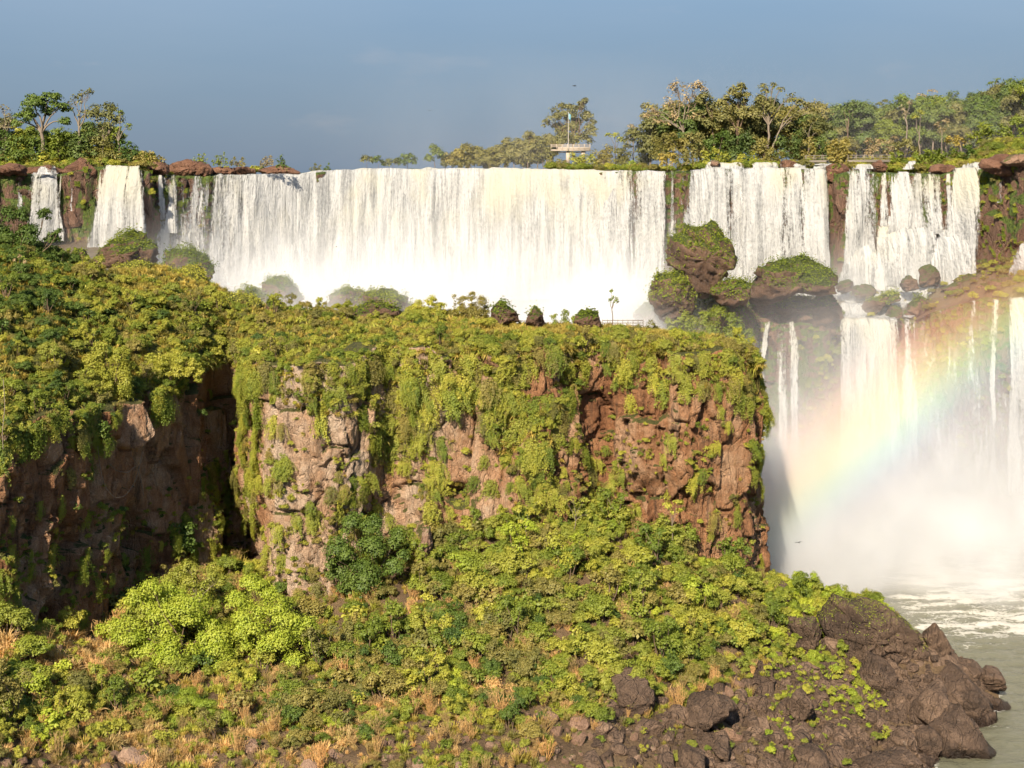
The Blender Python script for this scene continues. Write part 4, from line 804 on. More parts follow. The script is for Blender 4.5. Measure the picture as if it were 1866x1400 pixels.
# --- the cliff face: hanging plants
fx = CV[:, :-7].reshape(-1, 3); fn = np.repeat(CN[:, None], CV.shape[1] - 7, 1).reshape(-1, 2)
low = ip([-60, 0, 60, 100, 150, 200, 260, 290, 320, 350, 375, 420, 455, 480, 520, 600, 650, 700, 740, 780, 830, 880, 930, 985, 1040, 1080, 1130, 1200, 1260, 1300, 1350, 1390], [850, 840, 800, 765, 775, 750, 715, 740, 715, 690, 660, 650, 740, 745, 735, 765, 760, 850, 830, 770, 730, 765, 870, 840, 740, 650, 700, 690, 735, 700, 730, 760])
idx = g.integers(0, len(fx), 80000); p = fx[idx]; nn2 = fn[idx]; px, py = proj(p); ridge_ok = (p[:, 1] < 246) & (px > -60) & (px < 1395)
d = low(px) - py; patch = fbm(p[:, 0] * .11, p[:, 2] * .11, o=3, seed=151)
pr = np.where(d > 0, .62 * np.clip(.75 + .9 * patch, .15, 1), np.where(patch > .22, .16, .018) * np.where(px < 370, .4, 1))
for (ax, ay, rx, ry, k) in [(980, 880, 60, 60, .5), (1100, 880, 60, 70, .35), (520, 860, 30, 60, .3), (460, 800, 15, 120, .5), (640, 930, 50, 60, .4), (790, 900, 22, 80, .4), (1180, 820, 90, 60, .15), (1270, 850, 30, 90, .12), (430, 930, 40, 70, .3), (330, 980, 24, 40, .5), (155, 760, 40, 40, .6), (565, 1060, 20, 60, .4), (730, 820, 30, 50, .4), (30, 1030, 40, 40, .25)]:
    pr = np.maximum(pr, k * np.exp(-(((px - ax) / rx) ** 2 + ((py - ay) / ry) ** 2)))
for (ax, ay, rx, ry) in [(690, 720, 10, 70), (985, 690, 45, 40), (1075, 750, 22, 90), (410, 760, 32, 110), (220, 840, 40, 60)]:
    pr = pr * (1 - .92 * np.exp(-(((px - ax) / rx) ** 2 + ((py - ay) / ry) ** 2) ** 2))
kp = (g.uniform(size=len(p)) < pr * .72 * np.where(px < 380, 1.4, 1)) & ridge_ok; p, nn2, px, py, d = p[kp], nn2[kp], px[kp], py[kp], d[kp]
n = len(p); cn = fbm(p[:, 0] * .08, p[:, 2] * .08, seed=161) + g.normal(size=n) * .5
CK = [(b, c) for c in ('yel', 'mid', 'olive', 'dark') for b in BUSH] + [('vine%d' % i, c) for c in ('yel', 'mid', 'olive') for i in range(3)] + [('strap%d' % i, c) for c in ('yel', 'olive', 'straw') for i in range(2)] + [('grass%d' % i, c) for c in ('straw', 'yel', 'olive') for i in range(3)]
CKI = {k: i for i, k in enumerate(CK)}
rows = []
for i in range(n):
    c = cn[i]; u_ = g.uniform(); colr_ = 'olive' if c < -.45 else 'yel' if c < .5 else 'mid'
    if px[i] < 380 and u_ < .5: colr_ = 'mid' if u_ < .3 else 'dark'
    v = g.uniform()
    if v < .46: k = BUSH[int(g.integers(8))]; sc_ = g.uniform(.45, 1.0)
    elif v < .62: k = 'vine%d' % g.integers(3); sc_ = g.uniform(.5, 1.05); colr_ = colr_ if colr_ != 'dark' else 'mid'
    elif v < .84: k = 'strap%d' % g.integers(2); sc_ = g.uniform(.6, 1.2); colr_ = ('yel', 'olive', 'straw')[int(g.integers(3))]
    else: k = 'grass%d' % g.integers(3); sc_ = g.uniform(.7, 1.4); colr_ = ('straw', 'yel', 'olive')[int(g.integers(3))]
    if d[i] < 0: sc_ *= .75
    rz = math.atan2(nn2[i, 1], nn2[i, 0]) + math.pi / 2 if k.startswith('vine') else g.uniform(0, 6.28)
    o_ = .35 if k.startswith('vine') else .15
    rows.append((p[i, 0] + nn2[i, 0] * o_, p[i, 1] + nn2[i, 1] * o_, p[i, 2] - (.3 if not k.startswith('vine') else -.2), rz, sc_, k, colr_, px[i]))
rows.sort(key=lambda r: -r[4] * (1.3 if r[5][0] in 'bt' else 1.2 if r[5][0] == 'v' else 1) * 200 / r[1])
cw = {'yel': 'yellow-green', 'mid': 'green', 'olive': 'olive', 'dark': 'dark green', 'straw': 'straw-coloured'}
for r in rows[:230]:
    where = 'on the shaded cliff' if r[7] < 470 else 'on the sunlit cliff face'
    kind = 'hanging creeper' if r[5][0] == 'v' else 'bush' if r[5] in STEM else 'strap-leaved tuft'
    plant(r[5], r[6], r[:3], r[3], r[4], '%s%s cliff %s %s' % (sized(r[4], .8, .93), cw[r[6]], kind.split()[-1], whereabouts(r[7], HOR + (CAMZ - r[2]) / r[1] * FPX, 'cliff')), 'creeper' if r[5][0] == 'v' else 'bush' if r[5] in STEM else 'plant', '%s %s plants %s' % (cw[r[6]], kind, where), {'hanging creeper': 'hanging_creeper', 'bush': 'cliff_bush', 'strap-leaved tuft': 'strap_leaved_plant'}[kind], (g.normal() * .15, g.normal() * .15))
rr = rows[230:]
scatter('cliff_growth', np.array([r[:3] for r in rr]), np.array([(g.normal() * .15, g.normal() * .15, r[3]) for r in rr]), np.array([r[4] for r in rr]), CK, np.array([CKI[r[5], r[6]] for r in rr]), 'creepers, tufts and small plants matted over the cliff face')

# --- the headland top and the hillside
n = 26000; PX = g.uniform(-60, 1386, n); T = np.where(g.uniform(size=n) < .12, g.uniform(0, .06, n), g.uniform(0, 1.15, n))
X, Y, Z = plateau_pt(PX, T); px, py = proj(np.stack([X, Y, Z], -1)); nn = fbm(X * .09, Y * .09, seed=171) + g.normal(size=n) * .35
hill = sstep(520, 330, PX); bush_p = np.where(PX > 880, np.where(T < .35, .36, .08), np.where(PX > 500, .27, .36)) + .06 * hill
PK = CK + [('reed%d' % i, c) for c in ('straw', 'yel') for i in range(2)] if False else CK
w = (Y / 235) ** 0 * np.where(T < .12, .75, .5) * np.interp(PX, [-60, 300, 480, 1386], [1, 1, .62, .55])
w = np.where((PX > 185) & (PX < 500) & (T > .72), w * .45, w); kp = g.uniform(size=n) < w; PX, T, X, Y, Z, nn, hill, bush_p, py = [a[kp] for a in (PX, T, X, Y, Z, nn, hill, bush_p, py)]
rows = []
for i in range(len(PX)):
    grassy = np.exp(-(((PX[i] - 300) / 90) ** 2 + ((py[i] - 505) / 30) ** 2)) + (.9 * np.exp(-(((PX[i] - 1050) / 200) ** 2)) if T[i] > .45 else 0)
    if g.uniform() < bush_p[i] * (1 - .8 * min(1, grassy)) * (0 if 185 < PX[i] < 500 and T[i] > .72 else 1):
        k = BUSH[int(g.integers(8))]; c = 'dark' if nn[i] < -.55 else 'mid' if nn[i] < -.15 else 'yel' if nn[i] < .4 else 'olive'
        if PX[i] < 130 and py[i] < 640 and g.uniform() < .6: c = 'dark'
        s_ = np.clip(g.lognormal(-.55, .42), .3, 1.35) * (1 + .1 * hill[i]) * (.72 if T[i] > .6 and PX[i] > 900 else 1)
    else:
        k = 'grass%d' % g.integers(3) if g.uniform() < .7 else 'strap%d' % g.integers(2); c = 'straw' if grassy > .4 or g.uniform() < .5 else ('yel', 'olive')[int(g.integers(2))]; s_ = g.uniform(.8, 1.6)
    rows.append((X[i], Y[i], Z[i] - .12, g.uniform(0, 6.28), s_, k, c, PX[i]))
rows.sort(key=lambda r: -(r[4] if r[5] in STEM else 0) * 200 / r[1])
for r in rows[:170]:
    where = 'on the green hillside' if r[7] < 430 else 'on top of the headland'
    plant(r[5], r[6], r[:3], r[3], r[4], '%s%s bush %s' % (sized(r[4], .9, 1.02), cw[r[6]], whereabouts(r[7], HOR + (CAMZ - r[2]) / r[1] * FPX, 'hill')), 'bush', '%s bushes %s' % (cw[r[6]], where), 'bush')
rr = rows[170:]
scatter('headland_growth', np.array([r[:3] for r in rr]), np.array([(g.normal() * .1, g.normal() * .1, r[3]) for r in rr]), np.array([r[4] for r in rr]), CK, np.array([CKI[r[5], r[6]] for r in rr]), 'grass and low scrub over the headland and hillside')

# --- moss cushions and scrub on the far walls, terrace and rim
def wall_points(V, N_, n, f):
    i = g.integers(0, V.shape[0], n); j = g.integers(0, V.shape[1], n); p = V[i, j]; px, py = proj(p); k = g.uniform(size=n) < f(px, py, p); return p[k], N_[i[k]]
FK = [('cushion0', 'moss')] + [(b, c) for c in ('mid', 'yel', 'olive') for b in ('bush0', 'bush1', 'grass0', 'grass1')] + [('strap0', 'olive'), ('strap1', 'yel')]
FK = [k for k in FK if not (k[0].startswith('grass') and k[1] == 'mid')]
def upf(px, py, p):
    gaps = [(40, 54), (114, 156), (272, 300), (326, 338), (362, 380), (1214, 1222), (1232, 1256), (1420, 1436), (1458, 1470), (1504, 1540), (1594, 1606), (1620, 1634), (1700, 1742), (1784, 1866)]
    k = np.zeros(len(px))
    for a, b in gaps: k = np.where((px > a) & (px < b), .55, k)
    bare = ((px > 114) & (px < 156)) | (px < 54)
    k = np.where(bare, .05, k); m = fbm(p[:, 0] * .2, p[:, 2] * .07, seed=181); return k * np.clip(.4 + 1.8 * m, 0, 1)
a1, n1 = wall_points(UV_[:, :-8], UN, 9000, upf)
a2, n2 = wall_points(LV[:, :-8], LN, 9000, lambda px, py, p: np.where((px < 1530) | (px > 1676), .26, .02) * (py < 830) * np.clip(.5 + 2 * fbm(p[:, 0] * .12, p[:, 2] * .1, seed=182), 0, 1) * np.where((px > 1400) & (px < 1460), .35, 1))
PXt = g.uniform(1140, 1866, 3000); Tt = g.uniform(0, 1, 3000); Xt, Yt, Zt = terrace_pt(PXt, Tt); tk = np.where(PXt < 1370, .8, np.where(PXt > 1690, .26, .10)) * np.clip(.6 + 1.6 * fbm(Xt * .15, Yt * .15, seed=183), 0, 1) > g.uniform(size=3000); a3 = np.stack([Xt, Yt, Zt], 1)[tk]
PXr = g.uniform(-40, 1866, 5000); dr = g.uniform(3.5, 30, 5000); Yr = up_D(PXr) + dr; Xr = Xof(PXr, Yr); Zr = upland_z(Xr, Yr)
rk = np.where(PXr < 300, .9, np.where(PXr < 545, .05, np.where(PXr < 1000, 0, np.where(PXr < 1250, np.where(dr > 16, .4, 0), np.where(PXr < 1790, np.where(dr > 7, .55, .05), .9))))) > g.uniform(size=5000); a4 = np.stack([Xr, Yr, Zr], 1)[rk]
allp = np.concatenate([a1, a2, a3, a4]); n = len(allp); nw = len(a1) + len(a2)
ch = np.where(np.arange(n) < nw, np.where(g.uniform(size=n) < .5, 0, g.integers(1, len(FK), n)), g.integers(1, len(FK), n))
tl = np.zeros((n, 3)); tl[:nw, 0] = np.where(ch[:nw] == 0, 1.25, .3); tl[:, 2] = np.where(np.arange(n) < nw, g.normal(size=n) * .3, g.uniform(0, 6.28, n))
scl = np.where(np.arange(n) < nw, g.uniform(.5, 1.1, n), np.where(np.arange(n) < nw + len(a3), g.uniform(.6, 1.3, n), g.uniform(.8, 1.8, n)))
off = np.concatenate([np.concatenate([n1, n2]) * .1, np.zeros((len(a3) + len(a4), 2))]); allp = allp.copy(); allp[:, :2] += off
scatter('rim_growth', allp, tl, scl, FK, ch, 'moss cushions and scrub on the wet walls and the rim of the falls')
# ------------------------------------------------------------------ boulders with a shape of their own
LATER = []
def boulder_geo(outline, D, depth, seed, cuts=6, rough=0.075, nth=68, nph=30, yaw=0.0, block=0.62, hmin=.66):
    gg = np.random.default_rng(seed); o = np.array([(Xof(a, D), Zof(b, D)) for a, b in outline]); c = o.mean(0)
    cl = np.concatenate([o, o[:1]]); s = np.concatenate([[0], np.cumsum(np.hypot(*np.diff(cl, axis=0).T))]); t = np.linspace(0, s[-1], nth, endpoint=False)
    q = np.stack([np.interp(t, s, cl[:, k]) for k in (0, 1)], 1) - c
    ph = np.linspace(-math.pi / 2, math.pi / 2, nph); cp = np.abs(np.cos(ph)) ** block; sp_ = np.sign(np.sin(ph)) * np.abs(np.sin(ph)) ** 0.85
    V = np.stack([q[:, None, 0] * cp, np.broadcast_to(sp_ * depth / 2, (nth, nph)), q[:, None, 1] * cp], -1)
    ext = np.abs(q).max(); sc_ = np.array((np.abs(q[:, 0]).max(), depth / 2, np.abs(q[:, 1]).max()))
    ph_ = V / sc_; rr_ = np.full(V.shape[:2], 9.0); L1 = np.linalg.norm(ph_, axis=-1)
    for k_ in range(cuts * 4):       # flat break faces all round
        nrm = unit(gg.normal(size=3) * np.array((1, 1, .9))); h = gg.uniform(hmin, 1.0); dd = ph_ @ nrm; rr_ = np.minimum(rr_, np.where(dd > 1e-3, h / np.maximum(dd, 1e-3), 9.0))
    V = V * np.minimum(1.0, rr_)[..., None] * 1.08
    r = ext * rough; f = 2.4 / ext
    nx = fbm(V[..., 0] * f, V[..., 1] * f, V[..., 2] * f, o=5, seed=seed, g=.62)
    lay = V[..., 2] * gg.uniform(.8, 1.0) + V[..., 0] * gg.normal() * .35
    F1_, F2_, rv, _, _ = vor((V[..., 0] * .8 + V[..., 1] * .6) * f * 1.5, lay * f * 2.2 + seed, seed, True); vr = rv[0]
    F1b, F2b, rb, _, _ = vor((V[..., 0] * .8 + V[..., 1] * .6) * f * 4.0 + 5, lay * f * 5.0 + seed, seed + 3, True)
    V = V + unit(V) * (nx * r * 1.5 + (vr - .5) * r * 2.1 - r * .9 * np.exp(-((F2_ - F1_) / .05) ** 2) + (rb[0] - .5) * r * .8)[..., None]
    V[..., 0] += c[0]; V[..., 2] += c[1]; V[..., 1] += D
    idx = np.arange(nth)[:, None] * nph + np.arange(nph - 1)[None]; i2 = ((np.arange(nth) + 1) % nth)[:, None] * nph + np.arange(nph - 1)[None]
    F = np.stack([idx, i2, i2 + 1, idx + 1], -1).reshape(-1, 4)
    return V.reshape(-1, 3), F, vr.ravel() * .7
def boulder(outline, D, depth, label, mat='boulder', moss=0, lm='moss', group=None, seed=None, name='boulder', size=.16, **k):
    seed = seed if seed is not None else int(abs(outline[0][0]) * 7 + outline[0][1]); V, F, tone = boulder_geo(outline, D, depth, seed, **k)
    o = obj(name, mk_mesh(name, V, F, M[mat], True, {'tone': tone}), label=label, cat='rock', group=group)
    if moss:
        a, b, c, d = V[F[:, 0]], V[F[:, 1]], V[F[:, 2]], V[F[:, 3]]; nr = np.cross(c - a, d - b); ar = np.linalg.norm(nr, axis=1); nr = unit(nr); ctr = (a + b + c + d) / 4
        if ((nr * (ctr - V.mean(0))).sum(1) < 0).mean() > .5: nr = -nr
        zt = (ctr[:, 2] - V[:, 2].min()) / np.ptp(V[:, 2]); m = fbm(ctr[:, 0] * .25, ctr[:, 1] * .25, ctr[:, 2] * .25, o=3, seed=seed + 3)
        w = ar * np.clip(nr[:, 2] * 1.3 + (zt - .5) * 1.4 + m * .9 + moss - .8, 0, 1); gg = np.random.default_rng(seed + 9)
        n = int(min(4200, w.sum() * 13)); i = gg.choice(len(w), n, p=w / w.sum()); u_ = gg.uniform(size=(n, 2))
        p = (a[i] * (1 - u_[:, :1]) + b[i] * u_[:, :1]) * (1 - u_[:, 1:]) + (d[i] * (1 - u_[:, :1]) + c[i] * u_[:, :1]) * u_[:, 1:]
        cl_ = np.clip(.25 + 2.0 * fbm(p[:, 0] * .8, p[:, 1] * .8, p[:, 2] * .8, o=2, seed=seed + 5), 0, 1.3)[:, None]; p = p + (nr[i] + np.array((0, 0, .5))) * gg.uniform(0, 1.0, (n, 1)) * cl_ * size * 6; nn = unit(nr[i] + np.array((0, 0, .5)) + gg.normal(size=(n, 3)) * .5)
        Vm, Fm = leaf_quads(p, nn, size * 2.5 * gg.uniform(.6, 1.4, n), .6, gg); obj('moss', mk_mesh('moss', Vm, Fm, LM[lm]), o, kind='stuff')
    return o
B = boulder
B([(1205, 462), (1222, 440), (1246, 430), (1254, 402), (1290, 398), (1314, 414), (1322, 440), (1334, 468), (1343, 492), (1328, 506), (1306, 520), (1292, 546), (1272, 532), (1250, 512), (1234, 490), (1217, 478)], 293, 15, 'tall tilted boulder with a thick moss cap before the falls', moss=.75, cuts=7)
B([(1187, 512), (1205, 503), (1240, 503), (1256, 520), (1266, 560), (1252, 588), (1225, 594), (1195, 568), (1184, 540)], 288, 11, 'rounded boulder with bright green moss below the tall tilted boulder', moss=.75)
B([(1292, 526), (1320, 510), (1345, 507), (1362, 520), (1369, 553), (1340, 560), (1310, 554)], 287, 8, 'small mossy boulder between the two large mossy boulders', moss=.7)
B([(1366, 500), (1400, 480), (1440, 472), (1480, 475), (1500, 480), (1514, 505), (1517, 530), (1490, 536), (1446, 530), (1412, 546), (1386, 556), (1370, 540), (1362, 520)], 296, 13, 'long overhanging boulder with moss over its back', moss=.6)
B([(1392, 552), (1420, 546), (1470, 540), (1508, 545), (1522, 572), (1500, 592), (1440, 592), (1396, 590)], 301, 8, 'dark undercut rock beneath the long overhanging boulder', moss=.12)
B([(1212, 604), (1232, 578), (1262, 560), (1300, 550), (1345, 552), (1370, 560), (1380, 600), (1376, 660), (1300, 660), (1225, 640)], 297, 12, 'green overgrown mound below the mossy boulders', moss=.95)
B([(1178, 606), (1200, 566), (1240, 546), (1290, 540), (1340, 548), (1400, 556), (1470, 550), (1520, 556), (1534, 592), (1500, 612), (1400, 622), (1300, 640), (1200, 636)], 303, 9, 'dark mossy rock mass underneath the group of mossy boulders', moss=.45)
B([(1150, 590), (1165, 556), (1190, 552), (1204, 580), (1200, 600), (1160, 602)], 300, 8, 'dim grey rock in the spray left of the mossy boulders', moss=.1)
B([(1470, 555), (1500, 532), (1524, 548), (1538, 582), (1500, 590), (1475, 586)], 303, 6, 'dark wet rock at the left end of the cascade', moss=0)
for pts, D, lab in [([(1676, 484), (1694, 475), (1706, 490), (1720, 511), (1700, 520), (1674, 514)], 311, 'dark upright rock standing in the cascade'), ([(1642, 512), (1656, 498), (1668, 506), (1672, 520), (1650, 526)], 309, 'low wet rock beside the dark upright rock'),
                    ([(1552, 532), (1562, 516), (1582, 512), (1594, 524), (1590, 538), (1560, 540)], 311, 'wet boulder splitting the cascade below the twin-strand fall'), ([(1520, 522), (1534, 508), (1552, 505), (1556, 520), (1536, 530)], 314, 'half-drowned rock at the foot of the twin-strand fall'),
                    ([(1568, 566), (1582, 542), (1618, 530), (1648, 530), (1636, 542), (1604, 552), (1588, 578)], 306, 'long mossy ledge rock across the cascade'), ([(1612, 578), (1624, 554), (1640, 550), (1642, 580)], 304, 'small dark rock parting the last cascade step'),
                    ([(1646, 574), (1660, 548), (1684, 532), (1694, 546), (1678, 566), (1656, 580)], 303, 'sloping olive rock on the right of the cascade'), ([(1720, 522), (1750, 506), (1776, 492), (1800, 490), (1820, 520), (1780, 540), (1730, 536)], 306, 'broad red-brown rock at the foot of the slanting fall'),
                    ([(1782, 520), (1812, 500), (1846, 502), (1868, 526), (1850, 548), (1800, 548)], 297, 'red-brown boulder above the rainbow')]:
    B([(q[0], q[1] + 5) for q in pts], D + 1.5, 5, lab, moss=.1 if 'olive' in lab or 'mossy' in lab else 0)
B([(174, 472), (204, 446), (240, 425), (274, 430), (281, 460), (278, 482), (230, 486), (190, 484)], 300, 13, 'dark flat-topped boulder before the fan-shaped fall', moss=.25, cuts=6)
B([(296, 486), (304, 464), (340, 456), (370, 468), (394, 497), (388, 530), (320, 522)], 296, 12, 'rounded mossy boulder fading into the spray', moss=.8)
B([(212, 512), (216, 486), (250, 476), (286, 482), (292, 510), (270, 530), (225, 530)], 252, 9, 'straw-coloured grassy hump on the hill crest', mat='grassy', moss=1.1, lm='yel', size=.12)
B([(282, 530), (286, 492), (320, 484), (352, 494), (378, 520), (402, 548), (370, 566), (300, 560)], 250, 11, 'large grassy hump sloping down to the spray', mat='grassy', moss=1.1, lm='yel', size=.12)
B([(384, 566), (396, 544), (430, 537), (462, 545), (482, 556), (474, 584), (410, 590)], 243, 9, 'grassy mound with a dark lower edge', mat='grassy', moss=1.0, lm='yel', size=.12)
B([(213, 555), (212, 520), (226, 508), (244, 510), (252, 530), (250, 560), (230, 568)], 233, 4, 'pale-streaked rock stub sticking out of the hillside', mat='pale', moss=.15)
B([(122, 478), (132, 454), (150, 452), (160, 466), (158, 486), (135, 490)], 246, 5, 'brown rock knob on the hill crest beside the dark trees', moss=.3)
for pts, D, lab in [([(478, 524), (481, 511), (494, 514), (512, 507), (534, 522), (552, 556), (540, 580), (485, 580)], 286, 'grey notched rock dim in the spray'), ([(424, 552), (436, 532), (462, 526), (484, 540), (490, 562), (440, 572)], 282, 'low grey-green rock beside the notched rock in the spray'),
                    ([(590, 566), (606, 540), (640, 522), (664, 536), (672, 570), (630, 584)], 288, 'pale rock fading in the spray behind the crest'), ([(648, 572), (672, 534), (696, 526), (716, 530), (738, 545), (754, 572), (748, 596), (660, 596)], 280, 'humped grey-brown rock in the spray behind the crest')]:
    B(pts, D + 13, 10, lab, moss=.25)
for pts, D, lab, ms in [([(476, 580), (486, 552), (497, 538), (508, 550), (517, 570), (514, 588)], 241, 'pointed mossy rock on the headland crest', .35), ([(514, 586), (520, 566), (530, 559), (542, 570), (548, 588)], 240, 'small dark rock right of the pointed mossy rock', .25), ([(548, 588), (556, 572), (575, 566), (592, 574), (590, 590)], 239, 'low rock half hidden by greenery on the crest', .3),
                    ([(640, 588), (652, 562), (672, 550), (700, 550), (726, 566), (732, 584), (700, 594)], 236, 'cracked red rock under shrubs on the crest', .35), ([(892, 588), (896, 556), (918, 550), (926, 562), (941, 568), (943, 588), (920, 596)], 234, 'dark blocky rock beside the crest bushes', .3),
                    ([(954, 600), (964, 574), (975, 559), (988, 574), (993, 600)], 233, 'upright pyramid-shaped rock on the headland top', .3), ([(1046, 602), (1048, 571), (1062, 568), (1088, 569), (1093, 596), (1070, 606)], 232, 'square-cut brown block on the headland top', .1)]:
    B(pts, D, 4.5, lab, moss=ms)
RR = [([(112, 322), (122, 304), (148, 287), (168, 294), (180, 308), (172, 330), (124, 330)], 327, 'big red-brown rock above the bare rock pillar'), ([(40, 318), (60, 305), (88, 302), (112, 308), (110, 320), (60, 322)], 331, 'low brown rock on the brink above the double veil'), ([(-20, 322), (0, 300), (30, 298), (48, 306), (44, 322)], 325, 'ochre rock on the brink above the thin trickle'),
      ([(252, 318), (262, 299), (290, 294), (304, 302), (306, 320)], 336, 'red rock right of the fan-shaped fall'), ([(300, 321), (310, 302), (345, 292), (372, 297), (386, 308), (388, 321)], 346, 'long red rock on the brink above the moss streaks'), ([(378, 321), (392, 306), (412, 303), (428, 312), (426, 321)], 350, 'second red rock along the brink, below the green shrub'),
      ([(416, 321), (428, 306), (450, 303), (464, 310), (464, 321)], 352, 'third red rock along the brink'), ([(456, 321), (474, 306), (505, 303), (530, 308), (545, 318), (540, 322)], 355, 'tapering red rock where the great curtain begins'), ([(1293, 306), (1298, 292), (1310, 292), (1312, 306)], 352, 'small pale pink rock under the olive bushes on the brink'),
      ([(1420, 313), (1424, 295), (1436, 292), (1450, 297), (1452, 313)], 337, 'red rock dividing the broad fall at the brink'), ([(1586, 318), (1592, 297), (1602, 293), (1614, 300), (1612, 316)], 332, 'red boulder under the footbridge pier'), ([(1500, 325), (1512, 302), (1536, 298), (1552, 306), (1545, 330), (1515, 335)], 334, 'dark overgrown rock at the top of the mossy pillar'),
      ([(1784, 312), (1798, 290), (1830, 281), (1860, 282), (1885, 292), (1880, 318), (1820, 322)], 309, 'broad bare red rock on the bank at the frame edge'), ([(1826, 296), (1846, 282), (1880, 278), (1890, 300), (1850, 304)], 303, 'pinkish slab on top of the broad bare red rock'), ([(1690, 318), (1700, 302), (1730, 300), (1742, 312), (1730, 320)], 327, 'low brown rock under the green bank')]
for pts, D, lab in RR:
    if pts[0][0] < 1780 and D > 326: D = float(up_D(np.mean([q[0] for q in pts]))) + 3.4
    B(pts, D, 6, lab, mat='pale' if 'pink' in lab else 'red', moss=0, cuts=6)
# shore
SH = [([(1687, 1162), (1706, 1140), (1720, 1158), (1732, 1185), (1742, 1212), (1726, 1222), (1700, 1190)], 209, 6, 'sharp leaning rock tooth at the water, left face sunlit'), ([(1734, 1212), (1744, 1202), (1768, 1201), (1784, 1214), (1794, 1240), (1786, 1262), (1750, 1258)], 207, 7, 'rounded dark rock right of the sharp tooth'), ([(1782, 1226), (1798, 1214), (1818, 1222), (1830, 1234), (1826, 1252), (1796, 1258)], 206, 6, 'outermost jagged rock of the spit'),
      ([(1470, 1092), (1478, 1080), (1490, 1079), (1540, 1096), (1596, 1106), (1636, 1122), (1662, 1150), (1690, 1192), (1704, 1236), (1660, 1262), (1600, 1240), (1552, 1204), (1510, 1156)], 207, 9, 'great slanting slab forming the crest of the spit'), ([(1690, 1190), (1730, 1205), (1770, 1240), (1800, 1278), (1830, 1312), (1822, 1330), (1780, 1318), (1730, 1290), (1690, 1250)], 200, 8, 'long brown slab sliding into the water'),
      ([(1652, 1296), (1690, 1250), (1714, 1243), (1732, 1262), (1738, 1300), (1724, 1330), (1680, 1340), (1656, 1330)], 194, 8, 'big dark cube-like boulder in shade on the spit'), ([(1684, 1356), (1704, 1322), (1728, 1300), (1746, 1284), (1764, 1304), (1786, 1342), (1809, 1364), (1780, 1378), (1730, 1378)], 187, 8, 'peaked dark rock at the waterline'), ([(1664, 1378), (1672, 1340), (1694, 1322), (1712, 1340), (1712, 1378), (1690, 1386)], 185, 5, 'upright rock left of the peaked dark rock'),
      ([(1394, 1092), (1404, 1076), (1424, 1064), (1440, 1066), (1443, 1080), (1438, 1096), (1408, 1100)], 214, 5, 'blocky rock at the foot of the headland edge'), ([(1440, 1140), (1456, 1118), (1484, 1124), (1500, 1160), (1510, 1186), (1478, 1190), (1452, 1166)], 207, 6, 'tilted slab left of the great slanting slab'), ([(1556, 1200), (1590, 1186), (1620, 1210), (1640, 1250), (1600, 1262), (1570, 1240)], 201, 6, 'brown slab in the hollow of the spit'),
      ([(1090, 1292), (1100, 1240), (1140, 1222), (1178, 1230), (1196, 1262), (1180, 1290), (1130, 1300)], 181, 7, 'dark undercut boulder beneath yellow-green creepers'), ([(1236, 1310), (1250, 1262), (1290, 1258), (1330, 1280), (1340, 1310), (1290, 1326)], 179, 6, 'dark ledge rock above the rubble'), ([(1436, 1290), (1440, 1262), (1466, 1258), (1484, 1276), (1480, 1308), (1450, 1312)], 187, 5, 'brown block on the bank above the shore stones'),
      ([(1232, 1410), (1240, 1372), (1264, 1356), (1290, 1372), (1296, 1410)], 168, 6, 'large pale-edged stone at the bottom of the rubble'), ([(1618, 1372), (1624, 1330), (1646, 1322), (1664, 1342), (1668, 1382), (1640, 1390)], 183, 5, 'smooth brown boulder near the water'), ([(1296, 1372), (1306, 1346), (1330, 1340), (1334, 1370), (1318, 1386)], 172, 4, 'angular stone with one lit face in the rubble'),
      ([(1445, 1400), (1450, 1370), (1490, 1362), (1510, 1385), (1505, 1410)], 172, 5, 'ridged brown outcrop at the lower frame edge'), ([(1560, 1400), (1580, 1368), (1640, 1364), (1680, 1384), (1670, 1410)], 178, 6, 'low pale-brown outcrop at the waterline')]
for pts, D, dep, lab in SH: B(pts, D - 1.5, dep * 1.15, lab, mat='shore', cuts=3, block=.95, rough=.05, hmin=.5, moss=.35 if 'great slanting' in lab else 0, lm='mid', size=.07)
B([(900, 1028), (914, 1010), (945, 1008), (969, 1020), (966, 1046), (930, 1050), (905, 1042)], 197, 5, 'pinkish rock outcrop in the middle of the thicket', mat='pale', cuts=5)
B([(764, 1000), (772, 968), (782, 964), (788, 990), (784, 1022), (770, 1024)], 198, 4, 'narrow pinkish rock rib beside the dark round tree', mat='pale', cuts=5)

for b_, lu_, lm_, lab_ in [((1236, 616), [(1222, 588, 12), (1244, 580, 13), (1262, 590, 12)], 'mid', 'green scrub at the foot of the rounded mossy boulder'), ((1300, 622), [(1286, 580, 14), (1310, 572, 14), (1334, 580, 13)], 'mid', 'green scrub covering the mound below the mossy boulders'), ((1350, 640), [(1346, 600, 12), (1362, 612, 12)], 'mid', 'green scrub beside the joining threads of water')]: LATER.append((b_, lu_, lm_, lab_))
